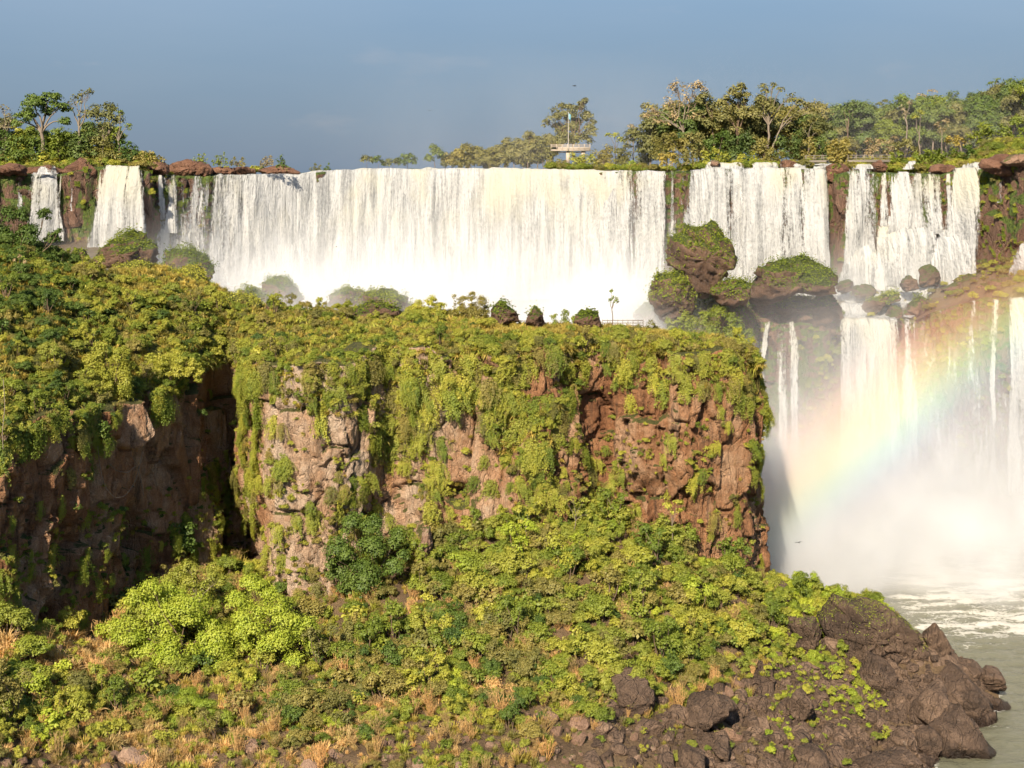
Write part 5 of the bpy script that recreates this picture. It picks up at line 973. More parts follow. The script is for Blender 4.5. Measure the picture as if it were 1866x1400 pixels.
# rubble: angular stones
ROCK = []
for i in range(9):
    gg = np.random.default_rng(300 + i); bm = bmesh.new(); bmesh.ops.create_icosphere(bm, subdivisions=2, radius=1.0)
    V = np.array([v.co for v in bm.verts]); sc3 = np.array((gg.uniform(.7, 1.25), gg.uniform(.7, 1.1), gg.uniform(.5, .9))); V = V * sc3
    for _ in range(16):
        nrm = unit(gg.normal(size=3)); h = np.linalg.norm(nrm * sc3) * gg.uniform(.55, .85); dd = V @ nrm - h; V = V - np.maximum(dd, 0)[:, None] * nrm
    V = V * (1 + .07 * fbm(V[:, 0] * 2, V[:, 1] * 2, V[:, 2] * 2, seed=i))[:, None]
    for v, c in zip(bm.verts, V): v.co = c
    me = bpy.data.meshes.new('stone'); bm.to_mesh(me); bm.free(); ROCK.append(me)
def stone_mesh(i, mat):
    k = ('stone', i, mat)
    if k not in MESH: me = ROCK[i].copy(); me.materials.append(M[mat]); a = me.attributes.new('tone', 'FLOAT', 'POINT'); a.data.foreach_set('value', np.full(len(me.vertices), .15 + .1 * i, np.float32)); MESH[k] = me
    return MESH[k]
g = np.random.default_rng(17)
x, y, z, px, py = [np.concatenate(a) for a in zip(*(slope_points(20000, g) for _ in range(2)))]
xs_ = g.uniform(35, 66, 9000); ys_ = g.uniform(172, 226, 9000); zs_ = ground_z(xs_, ys_); qx, qy = proj(np.stack([xs_, ys_, zs_], -1)); ok = (zs_ > -.6) & (qx > 1395) & (qx < 1840) & (qy < 1420)
x, y, z, px, py = [np.concatenate([a, b[ok]]) for a, b in ((x, xs_), (y, ys_), (z, zs_), (px, qx), (py, qy))]
ab = rock_line(np.clip(px, -60, 1600)) - py
rightness = sstep(950, 1250, px)
dn = np.where(ab < 0, .16 + .42 * rightness, np.where(ab < 30, .10, .006)); dn = np.where(px > 1395, .22, dn); dn = dn * np.clip(.75 + .8 * fbm(x * .15, y * .15, seed=191), .1, 1.3)
kp = (g.uniform(size=len(x)) < dn) & (z > -.7); x, y, z, px, py, ab, rightness = [a[kp] for a in (x, y, z, px, py, ab, rightness)]
s = np.clip(g.lognormal(-.95, .66, len(x)), .12, 2.0); tint = np.where((px < 1080) | (g.uniform(size=len(x)) < .10 * (px < 1350)), 'pale', 'shore')
szz = spit_z(x, y); order = np.argsort(-s * 180 / y)
for i in order[:260]:
    where, grp = ('dark angular stone in the rubble above the shore', 'dark shore stones') if px[i] > 1080 and tint[i] == 'shore' else ('pale pinkish stone in the dry rubble', 'pale stones in the dry rubble')
    if px[i] > 1395 and ab[i] > -130 and tint[i] == 'shore': where, grp = 'brown broken stone among the shrubs of the rocky spit', 'broken stones on the spit'
    where = sized(s[i], .62, .95) + {'pale': 'pale pinkish', 'shore': 'dark brown'}[str(tint[i])] + ' stone ' + whereabouts(px[i], py[i], 'scree')
    o = obj('stone', stone_mesh(int(g.integers(9)), tint[i]), label=where, cat='stone', group=grp); o.location = (x[i], y[i], z[i] + s[i] * .18 + max(0.0, szz[i] - z[i])); o.rotation_euler = (g.normal() * .4, g.normal() * .4, g.uniform(0, 6.28)); o.scale = (s[i], s[i], s[i])
rest = order[260:]; RKY = [(i, m_) for m_ in ('shore', 'pale') for i in range(9)]
_pm = pmesh
def pmesh(k, lm): return stone_mesh(k, lm) if isinstance(k, int) else _pm(k, lm)
scatter('rubble', np.stack([x, y, np.maximum(z, szz) + s * .15], 1)[rest], np.stack([g.normal(size=len(rest)) * .5, g.normal(size=len(rest)) * .5, g.uniform(0, 6.28, len(rest))], 1), s[rest], RKY, np.array([int(g.integers(9)) + (9 if tint[i] == 'pale' else 0) for i in rest]), 'small broken stones filling the gaps of the scree')

# ------------------------------------------------------------------ trees, each with its own crown
TM = {}
def tree(base, D, lumps, label, lm='mid', leaf=.5, fill=.42, name='tree', cat='tree', bark='brown', r0=None, sub=11, subr=.5, asp=.62, flat=1.0, thick=.8, seed=None, group=None, twig=0, lean=None, up_=.35):
    seed = seed if seed is not None else int(base[0] * 13 + base[1] * 7 + len(lumps)); gg = np.random.default_rng(abs(seed)); k = D / FPX
    b = np.array(P(base[0], base[1], D)); t = empty(name, tuple(b), label=label, cat=cat, group=group)
    LU = []; 
    for l in lumps:
        r = l[2] * k; c = np.array(P(l[0], l[1], D)) - b; LU.append((c[0], gg.uniform(-1, 1) * r * thick * 1.1, c[2], r, r * thick, r * .95 * flat))
    if name == 'bush': LU += [(l[0] * .9 + gg.normal() * .2 * l[3], l[1], l[2] * .45, l[3], l[4], max(l[5], l[2] * .4)) for l in LU if l[2] > l[5] * .8]
    leaf = leaf * (1.2 if D > 330 else 1.0)
    V, F = crown_geo(LU, leaf, fill * (1.0 if D > 330 else 1.35), gg, sub=sub if D < 330 else int(sub * .8), subr=subr, asp=asp, flat=flat, up_=up_)
    obj('crown', mk_mesh('crown', V, F, LM[lm]), t)
    h = max(l[2] for l in LU); r0 = r0 or max(.06, h * .02); cx_ = np.mean([l[0] for l in LU]); zlow = min(l[2] for l in LU)
    fork = np.array((lean if lean is not None else cx_ * .35, 0, max(.25 * h, min(zlow * .8, .5 * h)))); parts = [limb((0, 0, -.6), fork, r0, r0 * .7, gg, sag=.06, n=7, sides=7)]
    for l in LU:
        c = np.array(l[:3]); mid_ = fork + (c - fork) * gg.uniform(.45, .6) + np.array((0, 0, .08 * h)); parts.append(limb(fork, mid_, r0 * .55, r0 * .3, gg, n=5)); parts.append(limb(mid_, c + np.array((0, 0, l[5] * .3)), r0 * .3, r0 * .1, gg, n=4, sides=4))
        for _ in range(3 + twig):
            q = unit(gg.normal(size=3)); q[2] = abs(q[2]); parts.append(limb(mid_ + (c - mid_) * gg.uniform(.2, 1), c + q * np.array(l[3:]) * gg.uniform(.7, 1.05 if not twig else 1.2), r0 * .14, r0 * .045, gg, n=4, sides=3))
    obj('trunk', mk_mesh('trunk', *join(parts), BK[bark]), t)
    return t
# rim, left
tree((76, 302), 346, [(40, 207, 20), (62, 188, 20), (92, 184, 22), (112, 198, 16), (28, 226, 11), (84, 206, 18), (116, 222, 13), (56, 214, 14)], 'wide flat-crowned dark tree on the rim above the left falls', 'dark', flat=.7, bark='pale', r0=.55, fill=.75)
tree((12, 300), 350, [(6, 205, 16), (22, 222, 12), (2, 232, 14)], 'leafless greyish tree behind the flat-crowned tree', 'bare', fill=.10, bark='pale', twig=7)
tree((142, 300), 348, [(134, 186, 15), (150, 172, 10), (126, 196, 12), (162, 206, 11), (148, 215, 13), (166, 168, 6)], 'thin brown-leaved tree right of the flat-crowned tree', 'brown', fill=.16, bark='pale', twig=5)
tree((186, 300), 344, [(168, 206, 15), (192, 204, 17), (206, 222, 18), (182, 236, 18), (216, 214, 8), (206, 246, 14)], 'rounded brown-olive tree at the edge of the left grove', 'brown', fill=.5, bark='pale', twig=3)
tree((214, 298), 342, [(222, 206, 5), (233, 232, 8), (214, 238, 7), (204, 250, 8)], 'slender tree with a few green tufts at the grove edge', 'mid', bark='pale')
for b, lu, lm, lab in [((110, 302), [(104, 246, 14), (118, 256, 16), (98, 264, 14)], 'mid', 'yellowish bush under the flat-crowned tree'), ((50, 302), [(40, 258, 18), (20, 268, 16), (64, 268, 18)], 'dark', 'dark rounded bush at the frame edge on the rim'), ((30, 303), [(34, 240, 9), (40, 248, 9)], 'yel', 'small yellow-green treetop beside the leafless tree'),
                      ((152, 302), [(148, 264, 18), (164, 254, 15), (140, 280, 14)], 'forest', 'dark bush below the thin brown tree'), ((190, 302), [(184, 264, 16), (200, 272, 14)], 'olive', 'olive bush under the rounded brown tree'), ((228, 300), [(226, 270, 14), (240, 276, 12)], 'dark', 'compact dark bush at the grove end'), ((226, 303), [(216, 284, 14), (236, 288, 12), (250, 288, 9)], 'olive', 'low olive scrub above the fan-shaped fall'),
                      ((272, 302), [(262, 286, 10), (278, 286, 9), (294, 290, 7)], 'olive', 'last olive scrub before the red brink rocks'), ((75, 303), [(60, 290, 10), (80, 286, 10), (20, 288, 12), (100, 288, 9)], 'yel', 'yellow-green scrub along the left brink'), ((8, 300), [(2, 250, 14), (-8, 270, 16)], 'dark', 'dark bush cut by the frame edge on the rim')]:
    tree(b, 341, lu, lab, lm, name='bush', cat='bush', leaf=.42)
for b, lu, lm, lab, k in [((366, 296), [(360, 287, 7), (370, 286, 7)], 'mid', 'green shrub on the long red brink rock', 0), ((402, 300), [(394, 288, 6), (406, 284, 6)], 'mid', 'feathery green shrub on the second brink rock', 2), ((432, 300), [(426, 291, 6), (440, 292, 6)], 'olive', 'small shrub on the third brink rock', 2), ((486, 300), [(482, 291, 7), (492, 288, 6)], 'bare', 'bare twiggy shrub on the tapering brink rock', 7), ((512, 304), [(511, 288, 7), (514, 297, 8)], 'dark', 'dark upright shrub at the start of the great curtain', 0), ((575, 308), [(572, 303, 6), (582, 305, 4)], 'brown', 'tiny brownish shrub far behind the brink', 2), ((598, 308), [(597, 303, 5)], 'dark', 'tiny dark shrub far behind the brink', 0)]:
    tree((b[0], b[1] + 5), 352 if b[0] < 550 else 400, [(l[0] + dx_, l[1] + dy_, l[2] * f_) for l in lu for dx_, dy_, f_ in ((0, 3, .8), (-l[2] * .9, 6, .6), (l[2] * .9, 7, .55), (l[2] * .3, -3, .45))], lab, lm, name='bush', cat='bush', leaf=.30, twig=k + 2, fill=.26, sub=6)
# rim, centre: trees in the drifting spray
CT = [((668, 310), [(664, 292, 8), (676, 291, 6)], 'brown', 'first small tree of the far misty row'), ((688, 310), [(686, 291, 8), (697, 297, 6)], 'forest', 'second small tree of the far misty row'), ((716, 310), [(708, 297, 8), (722, 296, 8)], 'brown', 'low hazy tree between small and taller misty trees'), ((742, 310), [(738, 284, 11), (750, 291, 10), (732, 296, 9)], 'forest', 'forked misty tree with a domed top'),
      ((792, 310), [(788, 272, 9), (799, 282, 11), (780, 290, 9)], 'forest', 'misty tree with two stacked tiers'), ((822, 310), [(818, 290, 12), (834, 282, 13)], 'olive', 'round misty bush-like tree'), ((856, 310), [(848, 276, 13), (864, 282, 15), (850, 294, 13)], 'olive', 'broad misty dome-shaped tree'), ((892, 310), [(884, 287, 13), (896, 280, 12)], 'olive', 'hazy tree before the rising row'),
      ((922, 310), [(908, 272, 10), (922, 264, 13), (934, 280, 16), (912, 290, 13)], 'brown', 'hazy brownish tree on the rising row'), ((962, 310), [(950, 266, 14), (966, 248, 13), (956, 284, 18), (974, 272, 14)], 'brown', 'tall hazy tree left of the viewing platform'), ((990, 308), [(984, 262, 14), (996, 284, 14), (978, 292, 14)], 'olive', 'bushy hazy tree against the viewing platform')]
for b, lu, lm, lab in CT: tree(b, 412, lu, lab, lm, leaf=.46, fill=.8, twig=1)
tree((1044, 288), 409, [(1008, 214, 15), (1034, 204, 16), (1058, 196, 11), (1070, 212, 11), (1076, 240, 12), (1044, 228, 20), (1014, 238, 18), (996, 224, 8), (1066, 184, 7), (1022, 196, 8), (1048, 252, 18), (1080, 222, 6), (1026, 256, 16), (1068, 256, 12)], 'large round brown-leaved tree behind the flagpole', 'brown', fill=.85, twig=4, bark='brown')
tree((1122, 300), 396, [(1120, 248, 10), (1108, 246, 5), (1132, 256, 8)], 'umbrella-shaped light green tree right of the platform', 'yel', flat=.6)
tree((1154, 300), 398, [(1148, 256, 10), (1160, 240, 8), (1150, 232, 7)], 'bare twiggy tree beside the umbrella-shaped tree', 'bare', fill=.08, twig=6, bark='pale')
for b, lu, lm, lab in [((1060, 304), [(1044, 288, 9), (1062, 290, 10), (1080, 288, 10)], 'yel', 'light green bush right under the platform'), ((1100, 304), [(1092, 280, 12), (1108, 276, 12), (1104, 292, 10)], 'olive', 'dark olive bush right of the platform'), ((1134, 306), [(1128, 276, 12), (1142, 270, 10), (1136, 290, 11)], 'olive', 'olive thicket under the umbrella-shaped tree'), ((1152, 308), [(1148, 298, 8), (1156, 300, 6)], 'bright', 'bright green bush close to the brink'),
                      ((1172, 306), [(1168, 272, 14), (1182, 262, 12), (1176, 290, 11)], 'brown', 'brownish thicket left of the big olive grove'), ((1012, 308), [(1004, 294, 8), (1020, 296, 8), (1030, 298, 6)], 'olive', 'hazy scrub below the platform piers')]:
    tree(b, 392, lu, lab, lm, name='bush', cat='bush', leaf=.42)
# rim, the olive grove
tree((1252, 296), 376, [(1234, 164, 17), (1268, 162, 16), (1216, 190, 13), (1250, 186, 18), (1284, 172, 11), (1190, 205, 10), (1200, 224, 12), (1226, 216, 16), (1264, 214, 16), (1180, 212, 6)], 'wide pale tree with bare branches and thin leaves', 'bare', fill=.2, bark='pale', twig=7)
tree((1304, 296), 374, [(1282, 184, 15), (1298, 196, 15), (1276, 212, 13), (1292, 226, 14)], 'dense brown-olive tree beside the pale tree', 'brown', fill=.6, twig=1)
tree((1344, 294), 372, [(1320, 186, 18), (1342, 170, 17), (1362, 182, 13), (1346, 204, 20), (1318, 216, 20), (1366, 214, 17), (1340, 238, 22), (1352, 160, 7)], 'tallest dense olive tree in the middle of the grove', 'brown', fill=.65, twig=2)
tree((1398, 290), 368, [(1394, 162, 11), (1422, 164, 7), (1384, 184, 13), (1402, 200, 15), (1440, 182, 11), (1380, 214, 15), (1410, 156, 6)], 'ragged-topped tree of the grove with a leaning pale trunk', 'brown', fill=.42, bark='pale', twig=4)
tree((1400, 288), 366, [(1456, 188, 12), (1472, 196, 12), (1450, 214, 13), (1482, 206, 8), (1432, 226, 12)], 'tree leaning right with bare pale limbs', 'brown', fill=.34, bark='pale', twig=5)
tree((1474, 290), 368, [(1462, 236, 13), (1480, 222, 10), (1490, 244, 10)], 'thin pale-limbed tree at the right end of the grove', 'olive', fill=.2, bark='pale', twig=4)
for i, (b, lu, lm, lab) in enumerate([((1206, 300), [(1198, 262, 13), (1212, 254, 12)], 'olive', 'first olive bush along the foot of the grove'), ((1236, 300), [(1226, 254, 14), (1244, 262, 14)], 'olive', 'second olive bush along the foot of the grove'), ((1272, 300), [(1260, 252, 13), (1280, 258, 15)], 'brown', 'brown bush below the pale bare tree'), ((1310, 302), [(1298, 258, 15), (1318, 250, 14), (1306, 276, 13)], 'dark', 'dark bush below the dense tree'), ((1350, 302), [(1338, 262, 16), (1360, 256, 17), (1352, 278, 14)], 'forest', 'deep green bush in the middle of the grove foot'),
       ((1394, 302), [(1384, 262, 15), (1400, 272, 14)], 'olive', 'olive bush left of the leaning trunk'), ((1432, 302), [(1424, 262, 14), (1444, 256, 15)], 'forest', 'green bush right of the leaning trunk'), ((1468, 302), [(1458, 266, 14), (1480, 260, 13)], 'olive', 'olive bush near the bright brink bush'), ((1500, 302), [(1496, 262, 13), (1508, 274, 12)], 'forest', 'green bush left of the footbridge'),
       ((1216, 308), [(1206, 288, 8), (1224, 284, 8)], 'straw', 'pale yellow flowering bush near the brink'), ((1300, 306), [(1284, 284, 9), (1304, 280, 10), (1322, 284, 9)], 'yel', 'yellow-green bush above the pale pink rock'), ((1366, 304), [(1352, 290, 9), (1374, 286, 9)], 'yel', 'low yellow-green bush above the broad fall'), ((1414, 304), [(1404, 286, 10), (1424, 284, 9)], 'olive', 'low olive bush left of the dividing red rock'), ((1476, 312), [(1474, 296, 8), (1478, 304, 8)], 'bright', 'bright green clump standing in the brink water'), ((1240, 308), [(1232, 290, 8), (1250, 286, 8), (1266, 288, 7)], 'olive', 'dull green scrub at the brink beside the dark cleft')]):
    tree(b, 361 if i < 9 else 354, lu, lab, lm, name='bush', cat='bush', leaf=.42, twig=1)
# right bank
for b, D, lu, lm, lab, kw in [((1535, 306), 341, [(1522, 268, 14), (1544, 264, 14), (1534, 280, 15), (1514, 280, 10), (1552, 282, 9), (1538, 296, 9)], 'olive', 'large olive-green bush before the footbridge', {}), ((1528, 330), 334, [(1524, 306, 8), (1532, 316, 7)], 'mid', 'green clump hanging over the mossy pillar', {}), ((1592, 296), 366, [(1584, 264, 13), (1602, 260, 12)], 'bare', 'pale leafless dome-shaped bush behind the footbridge', dict(fill=.2, twig=6, bark='pale')), ((1616, 296), 364, [(1616, 264, 12), (1628, 258, 10)], 'bare', 'second leafless bush behind the footbridge', dict(fill=.2, twig=6, bark='pale')),
      ((1648, 298), 352, [(1640, 272, 12), (1656, 264, 13), (1664, 278, 11)], 'brown', 'brownish tree right of the footbridge', dict(twig=2)), ((1630, 304), 346, [(1622, 288, 9), (1638, 288, 10)], 'mid', 'green bush at the end of the footbridge', {}), ((1680, 306), 340, [(1672, 288, 10), (1690, 282, 11), (1704, 286, 11)], 'mid', 'grass-green bush on the right bank', {}), ((1724, 304), 338, [(1716, 282, 11), (1736, 280, 11), (1752, 284, 9)], 'mid', 'second grass-green bush on the right bank', {}), ((1768, 300), 334, [(1762, 274, 11), (1776, 280, 10)], 'dark', 'dark bush beside the bare red rock', {}),
      ((1786, 296), 356, [(1776, 248, 13), (1792, 236, 14), (1806, 248, 13), (1786, 262, 13)], 'mid', 'spreading green tree above the bare red rock', {}), ((1748, 296), 358, [(1732, 256, 9), (1750, 260, 9), (1744, 252, 6)], 'straw', 'whitish-flowered tree left of the spreading tree', {}), ((1840, 290), 350, [(1832, 240, 14), (1852, 228, 14), (1846, 258, 15), (1866, 246, 14), (1826, 262, 11)], 'mid', 'leafy green tree at the right frame edge', {}), ((1860, 288), 344, [(1856, 266, 12), (1876, 260, 14)], 'yel', 'yellow-green bush at the right frame edge', {}),
      ((1717, 278), 384, [(1710, 228, 7), (1722, 222, 7), (1716, 236, 6)], 'bare', 'bare pale tree standing before the dark forest', dict(fill=.08, twig=6, bark='pale')), ((1653, 270), 398, [(1648, 198, 7), (1660, 188, 6), (1652, 210, 7)], 'bare', 'thin leafless tree rising from the forest', dict(fill=.1, twig=6, bark='pale')), ((1676, 285), 390, [(1668, 214, 6), (1678, 206, 6)], 'yel', 'slim pale-stemmed tree inside the forest edge', dict(bark='pale')), ((1545, 290), 398, [(1538, 200, 7), (1550, 196, 8), (1546, 212, 8)], 'forest', 'dark spire-like tree at the forest edge', {}),
      ((1817, 235), 512, [(1806, 154, 8), (1818, 147, 9), (1828, 156, 8), (1817, 164, 9)], 'forest', 'lone umbrella-crowned tree rising above the forest', dict(fill=.28, bark='pale', flat=.7)), ((1608, 240), 470, [(1602, 190, 8), (1612, 186, 8)], 'brown', 'flat brownish crown above the forest', dict(flat=.6)), ((1692, 236), 486, [(1678, 176, 9), (1696, 168, 9), (1706, 178, 8)], 'bare', 'pale flat-topped tree over the forest', dict(fill=.25, flat=.6, bark='pale')), ((1735, 236), 492, [(1728, 178, 10), (1740, 174, 9), (1734, 188, 10)], 'forest', 'tall-stemmed round crown over the forest', dict(fill=.3, bark='pale')), ((1774, 236), 500, [(1768, 176, 7), (1780, 180, 8)], 'forest', 'small high crown between the tall forest trees', {})]:
    nm = ('bush', 'bush') if 'bush' in lab or 'clump' in lab else ('tree', 'tree')
    tree(b, D, lu, lab, lm, name=nm[0], cat=nm[1], leaf=.45, **kw)
for b_, lu_, lm_, lab_ in LATER: tree(b_, 286, lu_, lab_, lm_, name='bush', cat='bush', leaf=.34, fill=.3)
# the forest on the far hill
FT = []
for i in range(6):
    gg = np.random.default_rng(500 + i); H = gg.uniform(11, 15); lu = [(gg.normal() * 1.7, gg.normal() * 1.7, H * gg.uniform(.3, .98), 2.0 + gg.uniform(), 2.0 + gg.uniform(), 2.1) for _ in range(10)]
    V, F = crown_geo(lu, .6, .6, gg, sub=9, subr=.5); FT.append((V, F, join([limb((0, 0, -1), (0, 0, H * .6), .28, .18, gg, n=5, sides=6)] + [limb((0, 0, H * .5), l[:3], .13, .05, gg, n=4, sides=4) for l in lu])))
g = np.random.default_rng(23); cells = []
for D in np.arange(405, 560, 11.0):
    for pxx in np.arange(1478, 1900, 4.3 * FPX / D): cells.append((pxx + g.normal() * 8, D + g.normal() * 3))
for pxx, D in [(1190 + 21 * i + 8 * math.sin(i * 2.3), 388 + 9 * math.sin(i * 1.7)) for i in range(15)] + [(4 + 16 * i, 360 + 6 * math.sin(i * 2.1)) for i in range(14)] + [(812 + 14 * i, 428 + 5 * math.sin(i * 2.9)) for i in range(15)]: cells.append((pxx, D))
fm = {'forest': 'dark green', 'dark': 'deep green', 'mid': 'fresh green', 'brown': 'brownish', 'olive': 'olive'}
for pxx, D in cells:
    if pxx < 1486 and D > 480: continue
    i = int(g.integers(6)); lm = ('forest', 'forest', 'dark', 'mid', 'forest', 'brown')[int(g.integers(6))]; Xf = Xof(pxx, D); zf = float(upland_z(np.array(Xf), np.array(D)))
    sz = g.uniform(.72, 1.15); where = ''
    if pxx < 1478:
        where, lm, sz = ('behind the olive grove', ('brown', 'olive', 'forest')[i % 3], g.uniform(1.0, 1.4)) if pxx > 1150 else ('in the misty row left of the platform', ('olive', 'brown')[i % 2], g.uniform(.34, .46) + max(0, (pxx - 812) / 190 * .32)) if pxx > 500 else ('behind the flat-crowned tree', ('forest', 'brown', 'mid')[i % 3], g.uniform(.45, .7))
    else:
        tops = [(1817, 'the lone umbrella-crowned tree'), (1692, 'the pale flat-topped tree'), (1608, 'the flat brownish crown'), (1545, 'the dark spire-like tree'), (1735, 'the tall-stemmed round crown')]; a_ = min(tops, key=lambda q: abs(q[0] - pxx)); where = ('front' if D < 440 else 'middle' if D < 500 else 'rear') + ' rows, ' + ('under ' if abs(a_[0] - pxx) < 14 else 'left of ' if pxx < a_[0] else 'right of ') + a_[1]
    t = empty('forest_tree', (Xf, D, zf - .3), g.uniform(0, 6.28), sz, label=fm[lm] + (' tree ' if pxx < 1478 else ' forest tree, ') + where, cat='tree', group='%s trees of the hill forest' % fm[lm] if pxx > 1478 else 'trees ' + where)
    if ('fc', i, lm) not in MESH: MESH['fc', i, lm] = mk_mesh('crown', FT[i][0], FT[i][1], LM[lm])
    if ('ft', i) not in MESH: MESH['ft', i] = mk_mesh('trunk', *FT[i][2], BK['pale'])
    obj('crown', MESH['fc', i, lm], t); obj('trunk', MESH['ft', i], t)
# hillside and headland trees
tree((30, 600), 226, [(18, 398, 18), (46, 394, 16), (80, 392, 12), (8, 436, 24), (54, 432, 24), (92, 436, 13), (20, 486, 28), (66, 476, 24), (40, 528, 24), (104, 424, 8)], 'dark green tree on the hillside at the left frame edge', 'dark', leaf=.36, fill=.5)
tree((10, 660), 214, [(4, 560, 26), (34, 580, 24), (-10, 610, 26), (50, 620, 20), (70, 560, 18)], 'shaded bushy tree low on the left hillside', 'dark', leaf=.34, fill=.5)
tree((170, 610), 222, [(150, 560, 16), (180, 545, 18), (200, 570, 16), (160, 590, 16)], 'olive bushy tree in the middle of the hillside', 'olive', leaf=.3)
tree((110, 610), 222, [(90, 530, 18), (118, 540, 16), (100, 570, 18)], 'yellow-green bushy tree beside the dark hillside tree', 'yel', leaf=.3)
tree((146, 566), 224, [(150, 470, 5), (156, 482, 4), (142, 486, 4), (160, 492, 4)], 'slender dark-stemmed sapling on the hillside', 'olive', leaf=.26, r0=.16, fill=.25, lean=.25)
tree((34, 540), 210, [(36, 468, 4), (44, 478, 4), (26, 474, 3)], 'bare whitish sapling before the dark hillside tree', 'bare', leaf=.2, r0=.09, fill=.1, bark='pale', twig=3)
tree((784, 590), 238, [(762, 560, 12), (786, 550, 11), (802, 562, 11), (776, 572, 12)], 'yellow-green crest bush left of the tall crest bush', 'yel', leaf=.26, name='bush', cat='bush')
tree((858, 592), 237, [(842, 548, 9), (860, 542, 10), (878, 552, 11), (862, 562, 12), (884, 566, 9), (828, 540, 4)], 'tallest olive bush on the headland crest', 'olive', leaf=.26, name='bush', cat='bush', fill=.34, twig=2)
tree((1026, 600), 236, [(1010, 580, 7), (1030, 571, 8), (1046, 580, 7)], 'open leafy bush between pyramid rock and square block', 'mid', leaf=.26, name='bush', cat='bush', fill=.25, twig=2)
tree((1178, 606), 233, [(1164, 596, 7), (1186, 590, 8), (1196, 600, 7)], 'wispy bush beside the crest railing', 'olive', leaf=.22, name='bush', cat='bush', fill=.22, twig=2)
tree((1115, 598), 234, [(1114, 529, 3.4), (1121, 545, 5.5), (1112, 548, 4), (1122, 550, 4)], 'slim sapling with two leaf tufts on the headland top', 'mid', leaf=.3, r0=.09, fill=.5, lean=0.0, sub=5)
tree((700, 592), 238, [(690, 575, 9), (714, 570, 9), (672, 578, 8)], 'green bush on the cracked red crest rock', 'yel', leaf=.25, name='bush', cat='bush')
tree((590, 600), 239, [(580, 576, 7), (600, 572, 8), (616, 578, 7)], 'small green bush behind the crest of the headland', 'mid', leaf=.25, name='bush', cat='bush')
# big hanging bushes of the cliff
tree((200, 745), 191, [(170, 660, 18), (190, 640, 18), (215, 650, 18), (232, 672, 14), (176, 692, 18), (206, 690, 20), (190, 720, 16), (228, 640, 10)], 'pale green bush bulging over the shaded cliff', 'yel', leaf=.24, fill=.36, name='bush', cat='bush')
tree((310, 690), 200, [(276, 672, 14), (300, 660, 14), (330, 656, 14), (352, 664, 12), (366, 676, 8), (284, 700, 12), (290, 730, 11), (296, 760, 10), (362, 694, 7)], 'sunlit creeper spilling over the gully edge', 'yel', leaf=.22, fill=.4, name='bush', cat='bush')
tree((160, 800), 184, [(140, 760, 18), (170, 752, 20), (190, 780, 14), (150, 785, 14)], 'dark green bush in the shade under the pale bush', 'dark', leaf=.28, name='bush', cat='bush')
tree((335, 1010), 203, [(320, 960, 11), (342, 965, 12), (326, 985, 12), (345, 990, 10)], 'broad-leaved dark plant in the shaded gully mouth', 'dark', leaf=.4, name='bush', cat='bush')
# scree trees
tree((350, 1296), 178, [(300, 1098, 32), (268, 1112, 29), (246, 1092, 18), (340, 1120, 37), (290, 1146, 34), (236, 1150, 27), (212, 1140, 18), (186, 1152, 13), (262, 1184, 30), (322, 1186, 37), (380, 1160, 34), (280, 1070, 20), (396, 1200, 29)], 'broad bright green tree before the shaded cliff', 'lime', leaf=.27, fill=.42, thick=.9, r0=.22)
tree((480, 1292), 180, [(455, 1068, 24), (482, 1076, 20), (430, 1098, 27), (502, 1102, 24), (460, 1128, 34), (522, 1130, 27), (556, 1150, 24), (572, 1176, 18), (502, 1168, 34), (440, 1176, 32), (540, 1200, 22), (472, 1214, 27), (420, 1228, 24), (566, 1216, 13), (520, 1232, 18)], 'wide bright green tree right beside its twin', 'lime', leaf=.27, fill=.40, thick=.9, r0=.22)
tree((356, 1170), 190, [(320, 1050, 16), (350, 1036, 18), (384, 1046, 17), (404, 1062, 12), (344, 1066, 18), (372, 1076, 14)], 'pale-leaved treetop behind the two bright trees', 'yel', leaf=.26, fill=.36, bark='pale', r0=.15)
tree((206, 1310), 172, [(160, 1215, 12), (190, 1205, 14), (214, 1225, 14), (150, 1235, 10), (180, 1270, 13), (160, 1290, 9), (214, 1200, 10)], 'small bright tree at the edge of the dry grass', 'mid', leaf=.26, fill=.34, r0=.1)
tree((680, 1130), 195, [(640, 958, 24), (678, 958, 20), (624, 998, 27), (680, 998, 28), (722, 988, 19), (620, 1044, 27), (668, 1044, 29), (718, 1030, 20), (640, 1084, 23), (690, 1086, 18), (736, 1010, 12), (604, 1020, 14)], 'dense dark green tree against the foot of the sunlit cliff', 'dark', leaf=.30, fill=.5, thick=.9)
tree((338, 1384), 164, [(300, 1284, 20), (340, 1278, 23), (380, 1284, 20), (272, 1312, 18), (312, 1312, 24), (362, 1312, 25), (410, 1312, 20), (442, 1324, 13), (330, 1342, 22), (388, 1344, 18), (280, 1290, 14)], 'feathery lime-green bush in the foreground', 'lime', leaf=.2, fill=.5, asp=.3, name='bush', cat='bush', flat=.8, twig=2)
tree((80, 1396), 158, [(40, 1340, 20), (80, 1330, 22), (120, 1340, 20), (60, 1366, 22), (105, 1366, 20)], 'dull olive bush in the lower left corner', 'olive', leaf=.2, fill=.36, name='bush', cat='bush', twig=1)
tree((900, 1312), 174, [(872, 1262, 14), (900, 1250, 16), (930, 1262, 14), (886, 1284, 16), (920, 1284, 16)], 'dry russet shrub at the edge of the rubble', 'dry', leaf=.2, fill=.14, asp=.3, name='bush', cat='bush', twig=9)
tree((1140, 1268), 179, [(1104, 1240, 15), (1130, 1226, 16), (1160, 1228, 16), (1182, 1246, 12), (1120, 1256, 15), (1152, 1256, 16)], 'rounded yellow-green creeper over the dark undercut boulder', 'yel', leaf=.22, fill=.5, name='bush', cat='bush')
